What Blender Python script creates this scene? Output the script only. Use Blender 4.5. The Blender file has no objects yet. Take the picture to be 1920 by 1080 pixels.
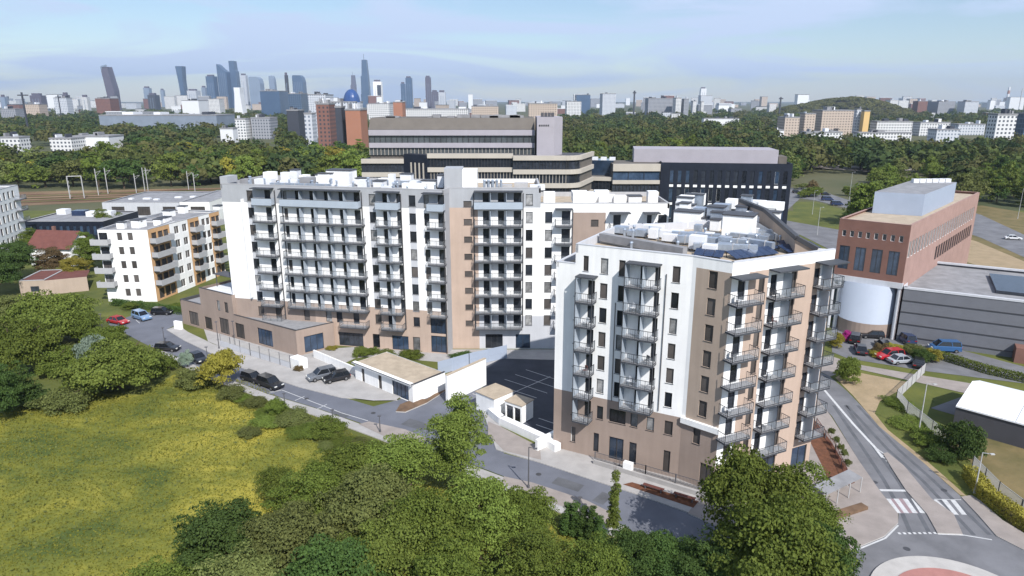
import bpy, bmesh, math, random
import numpy as np
from mathutils import Vector, Matrix
random.seed(7)
SC = bpy.context.scene
R = math.radians
# ---------------------------------------------------------------- camera
CH = 42.0; PITCH = math.atan(353/1280)
cam_d = bpy.data.cameras.new('camera'); cam = bpy.data.objects.new('camera', cam_d)
SC.collection.objects.link(cam); SC.camera = cam
cam_d.sensor_width = 36; cam_d.lens = 24; cam_d.clip_start = 0.5; cam_d.clip_end = 60000
cam.location = (0, 0, CH); cam.rotation_euler = (R(90)-PITCH, 0, 0)
# ---------------------------------------------------------------- sky and sun
SUN_EL, SUN_AZ = R(43), (0.42, -0.907)           # horizontal direction TOWARDS the sun
world = bpy.data.worlds.new('World'); SC.world = world; world.use_nodes = True
nt = world.node_tree; nt.nodes.clear()
def N(nt, t, **k):
    n = nt.nodes.new(t)
    for a, b in k.items(): setattr(n, a, b)
    return n
sky = N(nt, 'ShaderNodeTexSky', sky_type='NISHITA'); sky.sun_disc = False
sky.sun_elevation = SUN_EL; sky.sun_rotation = math.atan2(SUN_AZ[0], SUN_AZ[1])
sky.altitude = 100; sky.air_density = 1.0; sky.dust_density = 0.2; sky.ozone_density = 3.0
tc = N(nt, 'ShaderNodeTexCoord')
mp = N(nt, 'ShaderNodeMapping'); mp.inputs['Scale'].default_value = (1.1, 1.0, 9.0)
mp.inputs['Rotation'].default_value = (0, R(4), 0)
nz = N(nt, 'ShaderNodeTexNoise'); nz.inputs['Scale'].default_value = 2.0; nz.inputs['Detail'].default_value = 9
nz.inputs['Roughness'].default_value = 0.52; nz.inputs['Distortion'].default_value = 0.9
rp = N(nt, 'ShaderNodeValToRGB'); rp.color_ramp.elements[0].position = 0.44; rp.color_ramp.elements[1].position = 0.57
rp.color_ramp.elements[0].color = (0.10, 0.10, 0.10, 1); rp.color_ramp.elements[1].color = (0.97, 0.97, 0.97, 1)
mx = N(nt, 'ShaderNodeMix', data_type='RGBA')
mx.inputs[7].default_value = (5.2, 6.3, 8.4, 1)
bg = N(nt, 'ShaderNodeBackground'); bg.inputs['Strength'].default_value = 0.092
out = N(nt, 'ShaderNodeOutputWorld')
L = nt.links.new
L(tc.outputs['Generated'], mp.inputs[0]); L(mp.outputs[0], nz.inputs['Vector']); L(nz.outputs['Fac'], rp.inputs[0])
L(rp.outputs[0], mx.inputs[0]); L(sky.outputs[0], mx.inputs[6]); L(mx.outputs[2], bg.inputs[0]); L(bg.outputs[0], out.inputs[0])
sd = bpy.data.lights.new('sun', 'SUN'); so = bpy.data.objects.new('sun', sd); SC.collection.objects.link(so)
sd.energy = 4.4; sd.angle = R(0.5); sd.color = (1.0, 0.965, 0.92)
sv = Vector((SUN_AZ[0]*math.cos(SUN_EL), SUN_AZ[1]*math.cos(SUN_EL), math.sin(SUN_EL)))
so.rotation_euler = sv.to_track_quat('Z', 'Y').to_euler(); so.location = (30, -60, 120)
SC.view_settings.view_transform = 'Standard'; SC.view_settings.look = 'None'
SC.view_settings.exposure = 0.44; SC.view_settings.gamma = 1.0
SC.render.resolution_x = 1024; SC.render.resolution_y = 576
# ---------------------------------------------------------------- maths from the surveyed photograph
cP, sP = math.cos(PITCH), math.sin(PITCH)
def ray(u, v):
    dv = v-540
    return (u-960, 1280*cP-dv*sP, 1280*sP+dv*cP)     # right, forward, down
def G(u, v, z=0.0):
    r = ray(u, v); t = (CH-z)/r[2]
    return Vector((r[0]*t, r[1]*t, z))
def GD(u, v, D):                                     # point seen at u,v at forward distance D
    r = ray(u, v); t = D/r[1]
    return Vector((r[0]*t, D, CH-r[2]*t))
# ---------------------------------------------------------------- materials
MATS = {}
def mat(name, rgb, rough=0.8, var=0.12, scale=0.6, spec=0.3, metal=0.0, bump=0.0, rgb2=None, detail=4, world_co=False, rand=0.0, trans=0.0, alpha=1.0):
    if name in MATS: return MATS[name]
    m = bpy.data.materials.new(name); m.use_nodes = True; MATS[name] = m
    nt = m.node_tree; b = nt.nodes['Principled BSDF']; L = nt.links.new
    b.inputs['Roughness'].default_value = rough; b.inputs['Specular IOR Level'].default_value = spec
    b.inputs['Metallic'].default_value = metal
    if trans: b.inputs['Transmission Weight'].default_value = trans
    if alpha < 1: b.inputs['Alpha'].default_value = alpha
    if world_co: co = N(nt, 'ShaderNodeNewGeometry').outputs['Position']
    else: co = N(nt, 'ShaderNodeTexCoord').outputs['Object']
    n = N(nt, 'ShaderNodeTexNoise'); n.inputs['Scale'].default_value = scale; n.inputs['Detail'].default_value = detail
    n.inputs['Roughness'].default_value = 0.6
    L(co, n.inputs['Vector'])
    r = N(nt, 'ShaderNodeValToRGB'); r.color_ramp.elements[0].position = 0.3; r.color_ramp.elements[1].position = 0.7
    c2 = rgb2 if rgb2 else tuple(c*(1+var) for c in rgb); c1 = rgb if rgb2 else tuple(c*(1-var) for c in rgb)
    r.color_ramp.elements[0].color = (*c1, 1); r.color_ramp.elements[1].color = (*c2, 1)
    L(n.outputs['Fac'], r.inputs[0]); col = r.outputs[0]
    if rand:
        oi = N(nt, 'ShaderNodeObjectInfo'); mr = N(nt, 'ShaderNodeMapRange')
        mr.inputs[3].default_value = 1-rand; mr.inputs[4].default_value = 1+rand
        L(oi.outputs['Random'], mr.inputs[0])
        vm = N(nt, 'ShaderNodeVectorMath', operation='SCALE'); L(col, vm.inputs[0]); L(mr.outputs[0], vm.inputs['Scale']); col = vm.outputs[0]
    if 'plaster' in name:
        mpx = N(nt, 'ShaderNodeMapping'); mpx.inputs['Scale'].default_value = (1.6, 1.6, .12); L(co, mpx.inputs[0])
        nn_ = N(nt, 'ShaderNodeTexNoise'); nn_.inputs['Scale'].default_value = 1.3; nn_.inputs['Detail'].default_value = 5; L(mpx.outputs[0], nn_.inputs['Vector'])
        mr_ = N(nt, 'ShaderNodeMapRange'); mr_.inputs[1].default_value = .3; mr_.inputs[2].default_value = .7; mr_.inputs[3].default_value = .94; mr_.inputs[4].default_value = 1.03; L(nn_.outputs['Fac'], mr_.inputs[0])
        vs_ = N(nt, 'ShaderNodeVectorMath', operation='SCALE'); L(col, vs_.inputs[0]); L(mr_.outputs[0], vs_.inputs['Scale']); col = vs_.outputs[0]
    L(col, b.inputs['Base Color'])
    if bump:
        n2 = N(nt, 'ShaderNodeTexNoise'); n2.inputs['Scale'].default_value = scale*6; n2.inputs['Detail'].default_value = 3
        L(co, n2.inputs['Vector'])
        bp = N(nt, 'ShaderNodeBump'); bp.inputs['Strength'].default_value = bump; bp.inputs['Distance'].default_value = 0.3
        L(n2.outputs['Fac'], bp.inputs['Height']); L(bp.outputs[0], b.inputs['Normal'])
    return m
def foliage(name, dark, light, nscale=0.5, isl=0.35):
    m = bpy.data.materials.new(name); m.use_nodes = True; MATS[name] = m
    nt = m.node_tree; b = nt.nodes['Principled BSDF']; L = nt.links.new
    b.inputs['Roughness'].default_value = 0.75; b.inputs['Specular IOR Level'].default_value = 0.15
    g = N(nt, 'ShaderNodeNewGeometry'); oi = N(nt, 'ShaderNodeObjectInfo')
    tc = N(nt, 'ShaderNodeTexCoord')
    n = N(nt, 'ShaderNodeTexNoise'); n.inputs['Scale'].default_value = nscale; n.inputs['Detail'].default_value = 3
    L(tc.outputs['Object'], n.inputs['Vector'])
    a = N(nt, 'ShaderNodeMath', operation='MULTIPLY_ADD'); a.inputs[1].default_value = isl
    L(g.outputs['Random Per Island'], a.inputs[0])
    a1 = N(nt, 'ShaderNodeMath', operation='MULTIPLY'); a1.inputs[1].default_value = 0.75; L(n.outputs['Fac'], a1.inputs[0])
    L(a1.outputs[0], a.inputs[2])
    mxx = N(nt, 'ShaderNodeMix', data_type='RGBA'); mxx.inputs[6].default_value = (*dark, 1); mxx.inputs[7].default_value = (*light, 1)
    L(a.outputs[0], mxx.inputs[0])
    hs = N(nt, 'ShaderNodeHueSaturation'); mr = N(nt, 'ShaderNodeMapRange'); mr.inputs[3].default_value = 0.82; mr.inputs[4].default_value = 1.22
    mh = N(nt, 'ShaderNodeMapRange'); mh.inputs[3].default_value = 0.492; mh.inputs[4].default_value = 0.508
    L(oi.outputs['Random'], mr.inputs[0]); L(oi.outputs['Random'], mh.inputs[0])
    L(mr.outputs[0], hs.inputs['Value']); L(mh.outputs[0], hs.inputs['Hue']); L(mxx.outputs[2], hs.inputs['Color'])
    tr = N(nt, 'ShaderNodeBsdfTranslucent'); ms = N(nt, 'ShaderNodeMixShader'); ms.inputs[0].default_value = 0.3
    L(hs.outputs[0], b.inputs['Base Color']); L(hs.outputs[0], tr.inputs[0])
    L(b.outputs[0], ms.inputs[1]); L(tr.outputs[0], ms.inputs[2])
    L(ms.outputs[0], nt.nodes['Material Output'].inputs[0])
    return m
def gridmat(name, wall, glass, fx, fz, wx=0.55, wz=0.5, rough=0.7):
    """far facades: window pattern in object space (x+y along the wall, z up)"""
    if name in MATS: return MATS[name]
    m = bpy.data.materials.new(name); m.use_nodes = True; MATS[name] = m
    nt = m.node_tree; b = nt.nodes['Principled BSDF']; L = nt.links.new
    b.inputs['Roughness'].default_value = rough; b.inputs['Specular IOR Level'].default_value = 0.3
    tc = N(nt, 'ShaderNodeTexCoord'); sx = N(nt, 'ShaderNodeSeparateXYZ'); L(tc.outputs['Object'], sx.inputs[0])
    def band(src, f, w):
        a = N(nt, 'ShaderNodeMath', operation='DIVIDE'); a.inputs[1].default_value = f; L(src, a.inputs[0])
        c = N(nt, 'ShaderNodeMath', operation='FRACT'); L(a.outputs[0], c.inputs[0])
        d = N(nt, 'ShaderNodeMath', operation='LESS_THAN'); d.inputs[1].default_value = w; L(c.outputs[0], d.inputs[0]); return d.outputs[0]
    ad = N(nt, 'ShaderNodeMath', operation='ADD'); L(sx.outputs[0], ad.inputs[0]); L(sx.outputs[1], ad.inputs[1])
    mu = N(nt, 'ShaderNodeMath', operation='MULTIPLY'); L(band(ad.outputs[0], fx, wx), mu.inputs[0]); L(band(sx.outputs[2], fz, wz), mu.inputs[1])
    mxx = N(nt, 'ShaderNodeMix', data_type='RGBA'); mxx.inputs[6].default_value = (*wall, 1); mxx.inputs[7].default_value = (*glass, 1)
    L(mu.outputs[0], mxx.inputs[0]); L(mxx.outputs[2], b.inputs['Base Color'])
    return m
M = lambda n: MATS[n]
mat('white_plaster', (0.82, 0.815, 0.805), 0.85, 0.05, 0.45, detail=8)
mat('grey_plaster', (0.36, 0.37, 0.39), 0.85, 0.05, 0.35)
mat('light_grey_plaster', (0.50, 0.51, 0.54), 0.85, 0.05, 0.35)
mat('tan_plaster', (0.39, 0.31, 0.25), 0.85, 0.07, 0.3)
mat('pink_tan_plaster', (0.45, 0.345, 0.28), 0.85, 0.07, 0.3)
mat('brown_plaster', (0.32, 0.25, 0.21), 0.85, 0.08, 0.3)
mat('orange_plaster', (0.54, 0.33, 0.17), 0.85, 0.06, 0.3)
mat('balcony_concrete', (0.38, 0.38, 0.39), 0.8, 0.08, 1.2)
mat('glass_dark', (0.022, 0.026, 0.034), 0.12, 0.4, 0.8, spec=0.55, rand=0.5)
mat('glass_shutter', (0.085, 0.075, 0.07), 0.45, 0.2, 0.8, spec=0.4, rand=0.45)
mat('glass_curtain', (0.22, 0.22, 0.22), 0.35, 0.5, 1.2, spec=0.5, rand=0.5)
mat('glass_blue', (0.03, 0.05, 0.085), 0.1, 0.4, 0.5, spec=0.7, rand=0.4)
mat('frame_dark', (0.035, 0.036, 0.04), 0.5, 0.1)
mat('frame_white', (0.7, 0.7, 0.7), 0.5, 0.04)
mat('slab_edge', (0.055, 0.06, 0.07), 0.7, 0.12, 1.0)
mat('rail_glass', (0.45, 0.49, 0.53), 0.15, 0.05, 0.6, spec=0.6, alpha=0.2)
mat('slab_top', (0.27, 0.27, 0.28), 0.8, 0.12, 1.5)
mat('rail_metal', (0.03, 0.033, 0.04), 0.55, 0.1, spec=0.5)
mat('frost_glass', (0.36, 0.41, 0.47), 0.35, 0.05, 0.6, spec=0.5)
mat('roof_tan', (0.40, 0.33, 0.25), 0.95, 0.15, 0.8)
mat('roof_grey', (0.24, 0.24, 0.25), 0.95, 0.2, 0.5)
mat('roof_dark', (0.08, 0.08, 0.09), 0.8, 0.2, 0.5)
mat('roof_white', (0.66, 0.67, 0.69), 0.7, 0.08, 1.0)
mat('duct_metal', (0.38, 0.43, 0.50), 0.35, 0.15, 2.0, metal=0.5)
mat('solar_blue', (0.02, 0.035, 0.08), 0.2, 0.3, 3.0, spec=0.6)
mat('cap_dark', (0.06, 0.06, 0.065), 0.5, 0.1)
mat('asphalt_blue', (0.135, 0.142, 0.168), 0.9, 0.16, 0.22, detail=8, world_co=True, bump=0.05)
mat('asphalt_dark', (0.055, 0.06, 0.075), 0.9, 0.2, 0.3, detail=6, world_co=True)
mat('asphalt_worn', (0.155, 0.155, 0.165), 0.9, 0.24, 0.25, detail=8, world_co=True)
mat('paving_light', (0.36, 0.345, 0.335), 0.9, 0.12, 0.5, detail=6, world_co=True)
mat('paving_pink', (0.285, 0.25, 0.23), 0.9, 0.14, 0.5, detail=6, world_co=True)
mat('paving_rose', (0.27, 0.20, 0.21), 0.9, 0.12, 0.5, detail=6, world_co=True)
mat('kerb_stone', (0.42, 0.40, 0.38), 0.9, 0.1, 1.0)
mat('road_paint', (0.50, 0.50, 0.50), 0.7, 0.15, 2.5)
mat('soil', (0.15, 0.095, 0.06), 0.95, 0.3, 0.8, world_co=True)
mat('bark_mulch', (0.13, 0.055, 0.03), 0.95, 0.3, 2.0, world_co=True)
mat('red_paving', (0.36, 0.17, 0.15), 0.9, 0.1, 1.0)
mat('dry_ground', (0.26, 0.20, 0.12), 0.95, 0.25, 0.35, rgb2=(0.36, 0.27, 0.17), world_co=True, detail=8, bump=0.3)
mat('grass_green', (0.055, 0.075, 0.018), 0.95, 0.3, 0.12, rgb2=(0.13, 0.135, 0.03), world_co=True, detail=9, bump=0.5)
mat('brick_red', (0.19, 0.10, 0.08), 0.85, 0.1, 0.5)
mat('brick_sunlit', (0.33, 0.215, 0.185), 0.85, 0.1, 0.5)  # paler copy of the red brick: sunlight on the right face put into colour
mat('drum_white', (0.34, 0.38, 0.45), 0.5, 0.03, 0.3)
mat('cladding_blue', (0.33, 0.38, 0.47), 0.5, 0.04, 0.5)
mat('cladding_grey', (0.15, 0.155, 0.175), 0.55, 0.06, 0.5)
mat('office_brown', (0.13, 0.115, 0.10), 0.8, 0.1, 0.3)
mat('office_cream', (0.44, 0.40, 0.35), 0.8, 0.05, 0.3)
mat('office_lilac', (0.34, 0.32, 0.35), 0.8, 0.05, 0.3)
mat('navy_cladding', (0.012, 0.016, 0.028), 0.5, 0.2, 0.4)
mat('metal_pole', (0.10, 0.10, 0.11), 0.5, 0.1)
mat('pale_pole', (0.42, 0.42, 0.42), 0.5, 0.1)
mat('tent_white', (0.80, 0.81, 0.84), 0.5, 0.02, 0.4)
mat('tent_dark', (0.07, 0.07, 0.08), 0.7, 0.1, 0.4)
mat('rust_red', (0.14, 0.055, 0.045), 0.85, 0.15, 0.8)
mat('bark', (0.09, 0.065, 0.045), 0.95, 0.25, 2.0)
mat('tyre', (0.015, 0.015, 0.016), 0.85, 0.1)
mat('rim', (0.30, 0.30, 0.31), 0.35, 0.1, metal=0.7)
mat('car_glass', (0.012, 0.014, 0.018), 0.08, 0.1, spec=0.7)
mat('lamp_glass', (0.65, 0.65, 0.62), 0.2, 0.02)
mat('tail_red', (0.30, 0.01, 0.01), 0.3, 0.05)
for cn, c in dict(black=(0.012, 0.012, 0.015), red=(0.38, 0.012, 0.02), blue=(0.16, 0.26, 0.42), navy=(0.02, 0.035, 0.09), white=(0.7, 0.7, 0.7), grey=(0.13, 0.14, 0.16), silver=(0.35, 0.37, 0.4), bright=(0.03, 0.10, 0.24)).items():
    m_ = mat('paint_'+cn, c, 0.28, 0.03, 1.0, spec=0.6); m_.node_tree.nodes['Principled BSDF'].inputs['Coat Weight'].default_value = 0.4
foliage('leaf_mid', (0.037, 0.071, 0.014), (0.194, 0.236, 0.043))
foliage('leaf_dark', (0.020, 0.051, 0.015), (0.108, 0.165, 0.040))
foliage('leaf_bright', (0.055, 0.09, 0.016), (0.235, 0.285, 0.06))
foliage('leaf_yellow', (0.135, 0.135, 0.018), (0.430, 0.373, 0.072))
foliage('leaf_olive', (0.057, 0.076, 0.024), (0.215, 0.236, 0.072))
foliage('leaf_meadow', (0.08, 0.095, 0.016), (0.26, 0.235, 0.035), 0.08, 0.2)
foliage('leaf_silver', (0.119, 0.169, 0.119), (0.344, 0.416, 0.329))
foliage('leaf_brown', (0.068, 0.051, 0.025), (0.215, 0.150, 0.072))
foliage('wood_green', (0.038, 0.061, 0.016), (0.134, 0.160, 0.045), 0.02, 0.25)
foliage('wood_dark', (0.024, 0.046, 0.016), (0.083, 0.115, 0.038), 0.02, 0.25)
foliage('wood_olive', (0.061, 0.068, 0.024), (0.192, 0.192, 0.064), 0.02, 0.25)
foliage('flower_pink', (0.30, 0.02, 0.16), (0.60, 0.06, 0.35))
# ---------------------------------------------------------------- object helpers
COL = SC.collection
ORG = {}
def tag(o, label=None, cat=None, group=None, kind=None):
    if label: o['label'] = label
    if cat: o['category'] = cat
    if group: o['group'] = group
    if kind: o['kind'] = kind
    return o
def root(name, loc, label, cat, group=None, rz=0.0):
    o = bpy.data.objects.new(name, None); COL.objects.link(o); o.location = loc; o.rotation_euler = (0, 0, rz)
    o.empty_display_size = 0.5; ORG[o] = Vector(loc); return tag(o, label, cat, group)
def link(name, me, parent=None, loc=(0, 0, 0), rz=0.0, mats=None):
    o = bpy.data.objects.new(name, me); COL.objects.link(o); o.location = loc; o.rotation_euler = (0, 0, rz)
    if parent: o.parent = parent
    ORG[o] = ORG.get(parent, Vector((0, 0, 0)))
    if mats:
        for i, m in enumerate(mats):
            o.material_slots[i].link = 'OBJECT'; o.material_slots[i].material = m
    return o
class MB:
    def __init__(s, T=None): s.v = []; s.f = []; s.m = []; s.T = T
    def add(s, vs, fs, m=0):
        n = len(s.v)
        for p in vs:
            p = Vector(p); s.v.append(s.T @ p if s.T else p)
        for f in fs: s.f.append(tuple(n+i for i in f)); s.m.append(m)
    def quad(s, a, b, c, d, m=0): s.add([a, b, c, d], [(0, 1, 2, 3)], m)
    def box(s, x0, x1, y0, y1, z0, z1, m=0, top=None):
        vs = [(x0, y0, z0), (x1, y0, z0), (x1, y1, z0), (x0, y1, z0), (x0, y0, z1), (x1, y0, z1), (x1, y1, z1), (x0, y1, z1)]
        s.add(vs, [(0, 3, 2, 1), (0, 1, 5, 4), (1, 2, 6, 5), (2, 3, 7, 6), (3, 0, 4, 7)], m)
        s.add(vs[4:], [(0, 1, 2, 3)], m if top is None else top)
    def prism(s, poly, z0, z1, m=0, top=None, bottom=True):
        n = len(poly); lo = [(p[0], p[1], z0) for p in poly]; hi = [(p[0], p[1], z1) for p in poly]
        s.add(lo+hi, [(i, (i+1) % n, n+(i+1) % n, n+i) for i in range(n)], m)
        s.add(hi, [tuple(range(n))], m if top is None else top)
        if bottom: s.add(lo, [tuple(reversed(range(n)))], m)
    def bar(s, p, q, w, m=0):
        p = Vector(p); q = Vector(q); d = (q-p).normalized(); a = Vector((0, 0, 1)) if abs(d.z) < 0.9 else Vector((1, 0, 0))
        x = d.cross(a).normalized()*w/2; y = d.cross(x).normalized()*w/2
        vs = [p-x-y, p+x-y, p+x+y, p-x+y, q-x-y, q+x-y, q+x+y, q-x+y]
        s.add(vs, [(0, 3, 2, 1), (0, 1, 5, 4), (1, 2, 6, 5), (2, 3, 7, 6), (3, 0, 4, 7), (4, 5, 6, 7)], m)
    def tube(s, p, q, r0, r1=None, n=8, m=0):
        r1 = r0 if r1 is None else r1
        p = Vector(p); q = Vector(q); d = (q-p).normalized(); a = Vector((0, 0, 1)) if abs(d.z) < 0.9 else Vector((1, 0, 0))
        x = d.cross(a).normalized(); y = d.cross(x).normalized(); vs = []
        for (c, r) in ((p, r0), (q, r1)):
            for i in range(n):
                t = 2*math.pi*i/n; vs.append(c+x*math.cos(t)*r+y*math.sin(t)*r)
        s.add(vs, [(i, (i+1) % n, n+(i+1) % n, n+i) for i in range(n)]+[tuple(range(n)), tuple(range(n, 2*n))], m)
    def mesh(s, name, mats, off=None, smooth=False):
        me = bpy.data.meshes.new(name)
        off = off or Vector((0, 0, 0))
        me.from_pydata([p-off for p in s.v], [], s.f)
        for m in mats: me.materials.append(M(m) if isinstance(m, str) else m)
        me.polygons.foreach_set('material_index', s.m)
        if smooth: me.polygons.foreach_set('use_smooth', [True]*len(s.f))
        me.update(); return me
    def build(s, name, mats, parent=None, smooth=False):
        """verts are in world space; parent is a root (or a part of it)"""
        off = ORG.get(parent, Vector((0, 0, 0)))
        return link(name, s.mesh(name, mats, off, smooth), parent)
def struct(name, mb, mats, z=None):
    o = mb.build(name, mats); return tag(o, kind='structure')
class Fac:
    """a vertical facade: left end p0, right end p1 as seen from outside; local x along, +y inwards"""
    def __init__(s, p0, p1):
        s.p0 = Vector((p0[0], p0[1], 0)); s.p1 = Vector((p1[0], p1[1], 0)); d = s.p1-s.p0; s.L = d.length; s.d = d.normalized()
        s.n = Vector((-s.d.y, s.d.x, 0)); s.a = math.atan2(s.d.y, s.d.x)
        s.T = Matrix.Translation(s.p0) @ Matrix.Rotation(s.a, 4, 'Z')
    def W(s, x, y, z): return s.T @ Vector((x, y, z))
    def hit(s, u, v):
        r = ray(u, v); dr = Vector((r[0], r[1], 0))
        t = s.p0.dot(s.n)/dr.dot(s.n); P = dr*t
        return (P-s.p0).dot(s.d), CH-r[2]*t
    def S(s, u, v): return s.hit(u, v)[0]
    def Z(s, u, v): return s.hit(u, v)[1]
def wall(mb, fac, s0, s1, z0, z1, holes, zone=None, cuts_s=(), cuts_z=(), dep=0.22, reveal=None):
    xs = sorted({round(q, 3) for q in [s0, s1, *cuts_s] + [h[0] for h in holes] + [h[1] for h in holes] if s0-1e-6 <= q <= s1+1e-6})
    zs = sorted({round(q, 3) for q in [z0, z1, *cuts_z] + [h[2] for h in holes] + [h[3] for h in holes] if z0-1e-6 <= q <= z1+1e-6})
    for i in range(len(xs)-1):
        xc = (xs[i]+xs[i+1])/2
        for j in range(len(zs)-1):
            zc = (zs[j]+zs[j+1])/2
            if any(h[0] < xc < h[1] and h[2] < zc < h[3] for h in holes): continue
            mb.quad(fac.W(xs[i], 0, zs[j]), fac.W(xs[i+1], 0, zs[j]), fac.W(xs[i+1], 0, zs[j+1]), fac.W(xs[i], 0, zs[j+1]), zone(xc, zc) if zone else 0)
    for h in holes:
        a, b, c, d = h[:4]; m = zone(a-0.01, (c+d)/2) if zone else 0
        W = fac.W
        mb.quad(W(a, 0, c), W(a, dep, c), W(a, dep, d), W(a, 0, d), m); mb.quad(W(b, 0, d), W(b, dep, d), W(b, dep, c), W(b, 0, c), m)
        mb.quad(W(a, 0, d), W(a, dep, d), W(b, dep, d), W(b, 0, d), m); mb.quad(W(a, dep, c), W(a, 0, c), W(b, 0, c), W(b, dep, c), m)
CACHE = {}
CNT = {}
def window_mesh(w, h, style):
    k = ('win', round(w, 2), round(h, 2), style)
    if k in CACHE: return CACHE[k]
    f = MB(); y0, y1, t = 0.12, 0.21, 0.06
    f.box(0, w, y0, y1, 0, t); f.box(0, w, y0, y1, h-t, h); f.box(0, t, y0, y1, t, h-t); f.box(w-t, w, y0, y1, t, h-t)
    n = max(1, round(w/1.0))
    for i in range(1, n): f.box(w*i/n-t/2, w*i/n+t/2, y0+.002, y1-.002, t, h-t)
    if style in ('sill', 'shutter'): f.box(-0.05, w+0.05, -0.06, y0, -0.04, -0.002)
    p = MB(); p.quad((t, .165, t), (w-t, .165, t), (w-t, .165, h-t), (t, .165, h-t))
    if style == 'shutter': pass
    CACHE[k] = (f.mesh('window_frame', ['frame_white' if style == 'white' else 'frame_dark']), p.mesh('window_pane', ['glass_dark']))
    return CACHE[k]
OVER = {}
def window(fac, par, a, b, c, d, style='sill', name='window', glass=None, label=None):
    fm, pm = window_mesh(b-a, d-c, style)
    key = (par, name); CNT[key] = CNT.get(key, 0)+1
    if CNT[key] > 98:
        mb = OVER.setdefault(key, MB())
        t = fac.T @ Matrix.Translation((a, 0, c))
        for me, mi in ((fm, 0), (pm, 1)):
            mb.add([t @ v.co for v in me.vertices], [tuple(p.vertices) for p in me.polygons], mi)
        return
    w = fac.W(a, 0, c)-ORG[par]
    o = link(name, fm, par, w, fac.a)
    if label: o['label'] = label
    g = glass or random.choice(['glass_dark', 'glass_dark', 'glass_shutter', 'glass_shutter', 'glass_curtain'])
    link('pane', pm, o, mats=[M(g)])
    return o
def flush_over():
    for (par, name), mb in OVER.items():
        tag(mb.build(name, ['frame_dark', 'glass_dark'], par), kind='stuff', label='the remaining windows of this kind on the facade')
def balcony_mesh(w, dep, kind, div):
    k = ('bal', round(w, 2), round(dep, 2), kind, tuple(div))
    if k in CACHE: return CACHE[k]
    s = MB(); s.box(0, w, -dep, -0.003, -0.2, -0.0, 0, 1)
    r = MB(); h = 1.05
    if kind == 'frost':
        r.box(0.02, w-0.02, -dep-0.03, -dep+0.02, -0.12, h, 1)
        r.box(0.0, 0.04, -dep+0.02, -0.01, 0.0, h, 1); r.box(w-0.04, w, -dep+0.02, -0.01, 0.0, h, 1)
        r.box(-0.01, w+0.01, -dep-0.05, -dep+0.04, h, h+0.05, 0)
    elif kind == 'solid':
        r.box(0.0, w, -dep-0.06, -dep+0.05, -0.2, h, 1)
        r.box(0.0, 0.1, -dep+0.05, -0.01, 0.0, h, 1); r.box(w-0.1, w, -dep+0.05, -0.01, 0.0, h, 1)
    else:
        for (p, q) in (((0.03, -dep+0.03), (w-0.03, -dep+0.03)), ((0.03, -dep+0.03), (0.03, -0.03)), ((w-0.03, -dep+0.03), (w-0.03, -0.03))):
            r.bar((*p, h), (*q, h), 0.05); r.bar((*p, 0.12), (*q, 0.12), 0.035); r.quad((*p, 0.15), (*q, 0.15), (*q, h-.03), (*p, h-.03), 2)
            Ln = math.dist(p, q); n = max(2, int(Ln/0.24))
            for i in range(n+1):
                t = i/n; x = p[0]+(q[0]-p[0])*t; y = p[1]+(q[1]-p[1])*t
                r.bar((x, y, 0.0), (x, y, h), 0.045 if i % 6 == 0 else 0.015)
    dm = None
    if div:
        dd = MB(); dd.box(-0.03, 0.03, -dep+0.08, -0.01, 0.0, 2.55)
        dm = dd.mesh('divider', ['frost_glass'])
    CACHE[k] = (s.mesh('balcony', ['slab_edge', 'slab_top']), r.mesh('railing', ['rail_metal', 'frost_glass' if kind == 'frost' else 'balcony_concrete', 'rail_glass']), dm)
    return CACHE[k]
def balcony(fac, par, a, b, z, dep=1.3, kind='rail', div=(), label=None):
    s, r, d = balcony_mesh(b-a, dep, kind, div)
    o = link('balcony', s, par, fac.W(a, 0, z)-ORG[par], fac.a)
    if label: o['label'] = label
    link('railing', r, o)
    for x in div: link('divider', d, o, (x, 0, 0))
    return o
def canopy(fac, par, a, b, z, dep=1.4):
    m = MB(fac.T); m.box(a, b, -dep, -0.003, z, z+0.14); return m.build('canopy', ['slab_edge'], par)
# ================================================================ building A: the long white apartment block
zA = 28.0
def back(poly_front, depth, n): return [p+n*depth for p in reversed(poly_front)]
gA = G(622, 660)
blockA = root('apartment_building', (gA.x, gA.y+8, 0), 'long white nine-storey apartment block with grey top storey, brown base and balcony bays', 'apartment building')
A1 = Fac(G(413, 345, zA), G(832, 357, zA)); A2 = Fac(G(833, 353, zA), G(1257, 353, zA))
sT = A2.S(1014, 353); sC = A2.S(1074, 387); sE = A2.L
WINZ = [26.2, 23.25, 20.25, 17.25, 14.25, 11.25, 8.25]        # window centres
SLZ = [24.85, 21.9, 18.9, 15.9, 12.9, 9.9, 6.9]              # balcony slab tops
wm = MB(); WMATS = ['white_plaster', 'grey_plaster', 'brown_plaster', 'pink_tan_plaster', 'light_grey_plaster']
holes = []; todo = []
def H(lst, a, b, c, d, style='shutter', name='window', glass=None): lst.append((a, b, c, d)); todo.append((a, b, c, d, style, name, glass))
def flush(fac, par):
    for (a, b, c, d, st, nm, gl) in todo: window(fac, par, a, b, c, d, st, nm, gl)
    todo.clear()
def spx(fac, u0, u1, v): return fac.S(u0, v), fac.S(u1, v)
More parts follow.
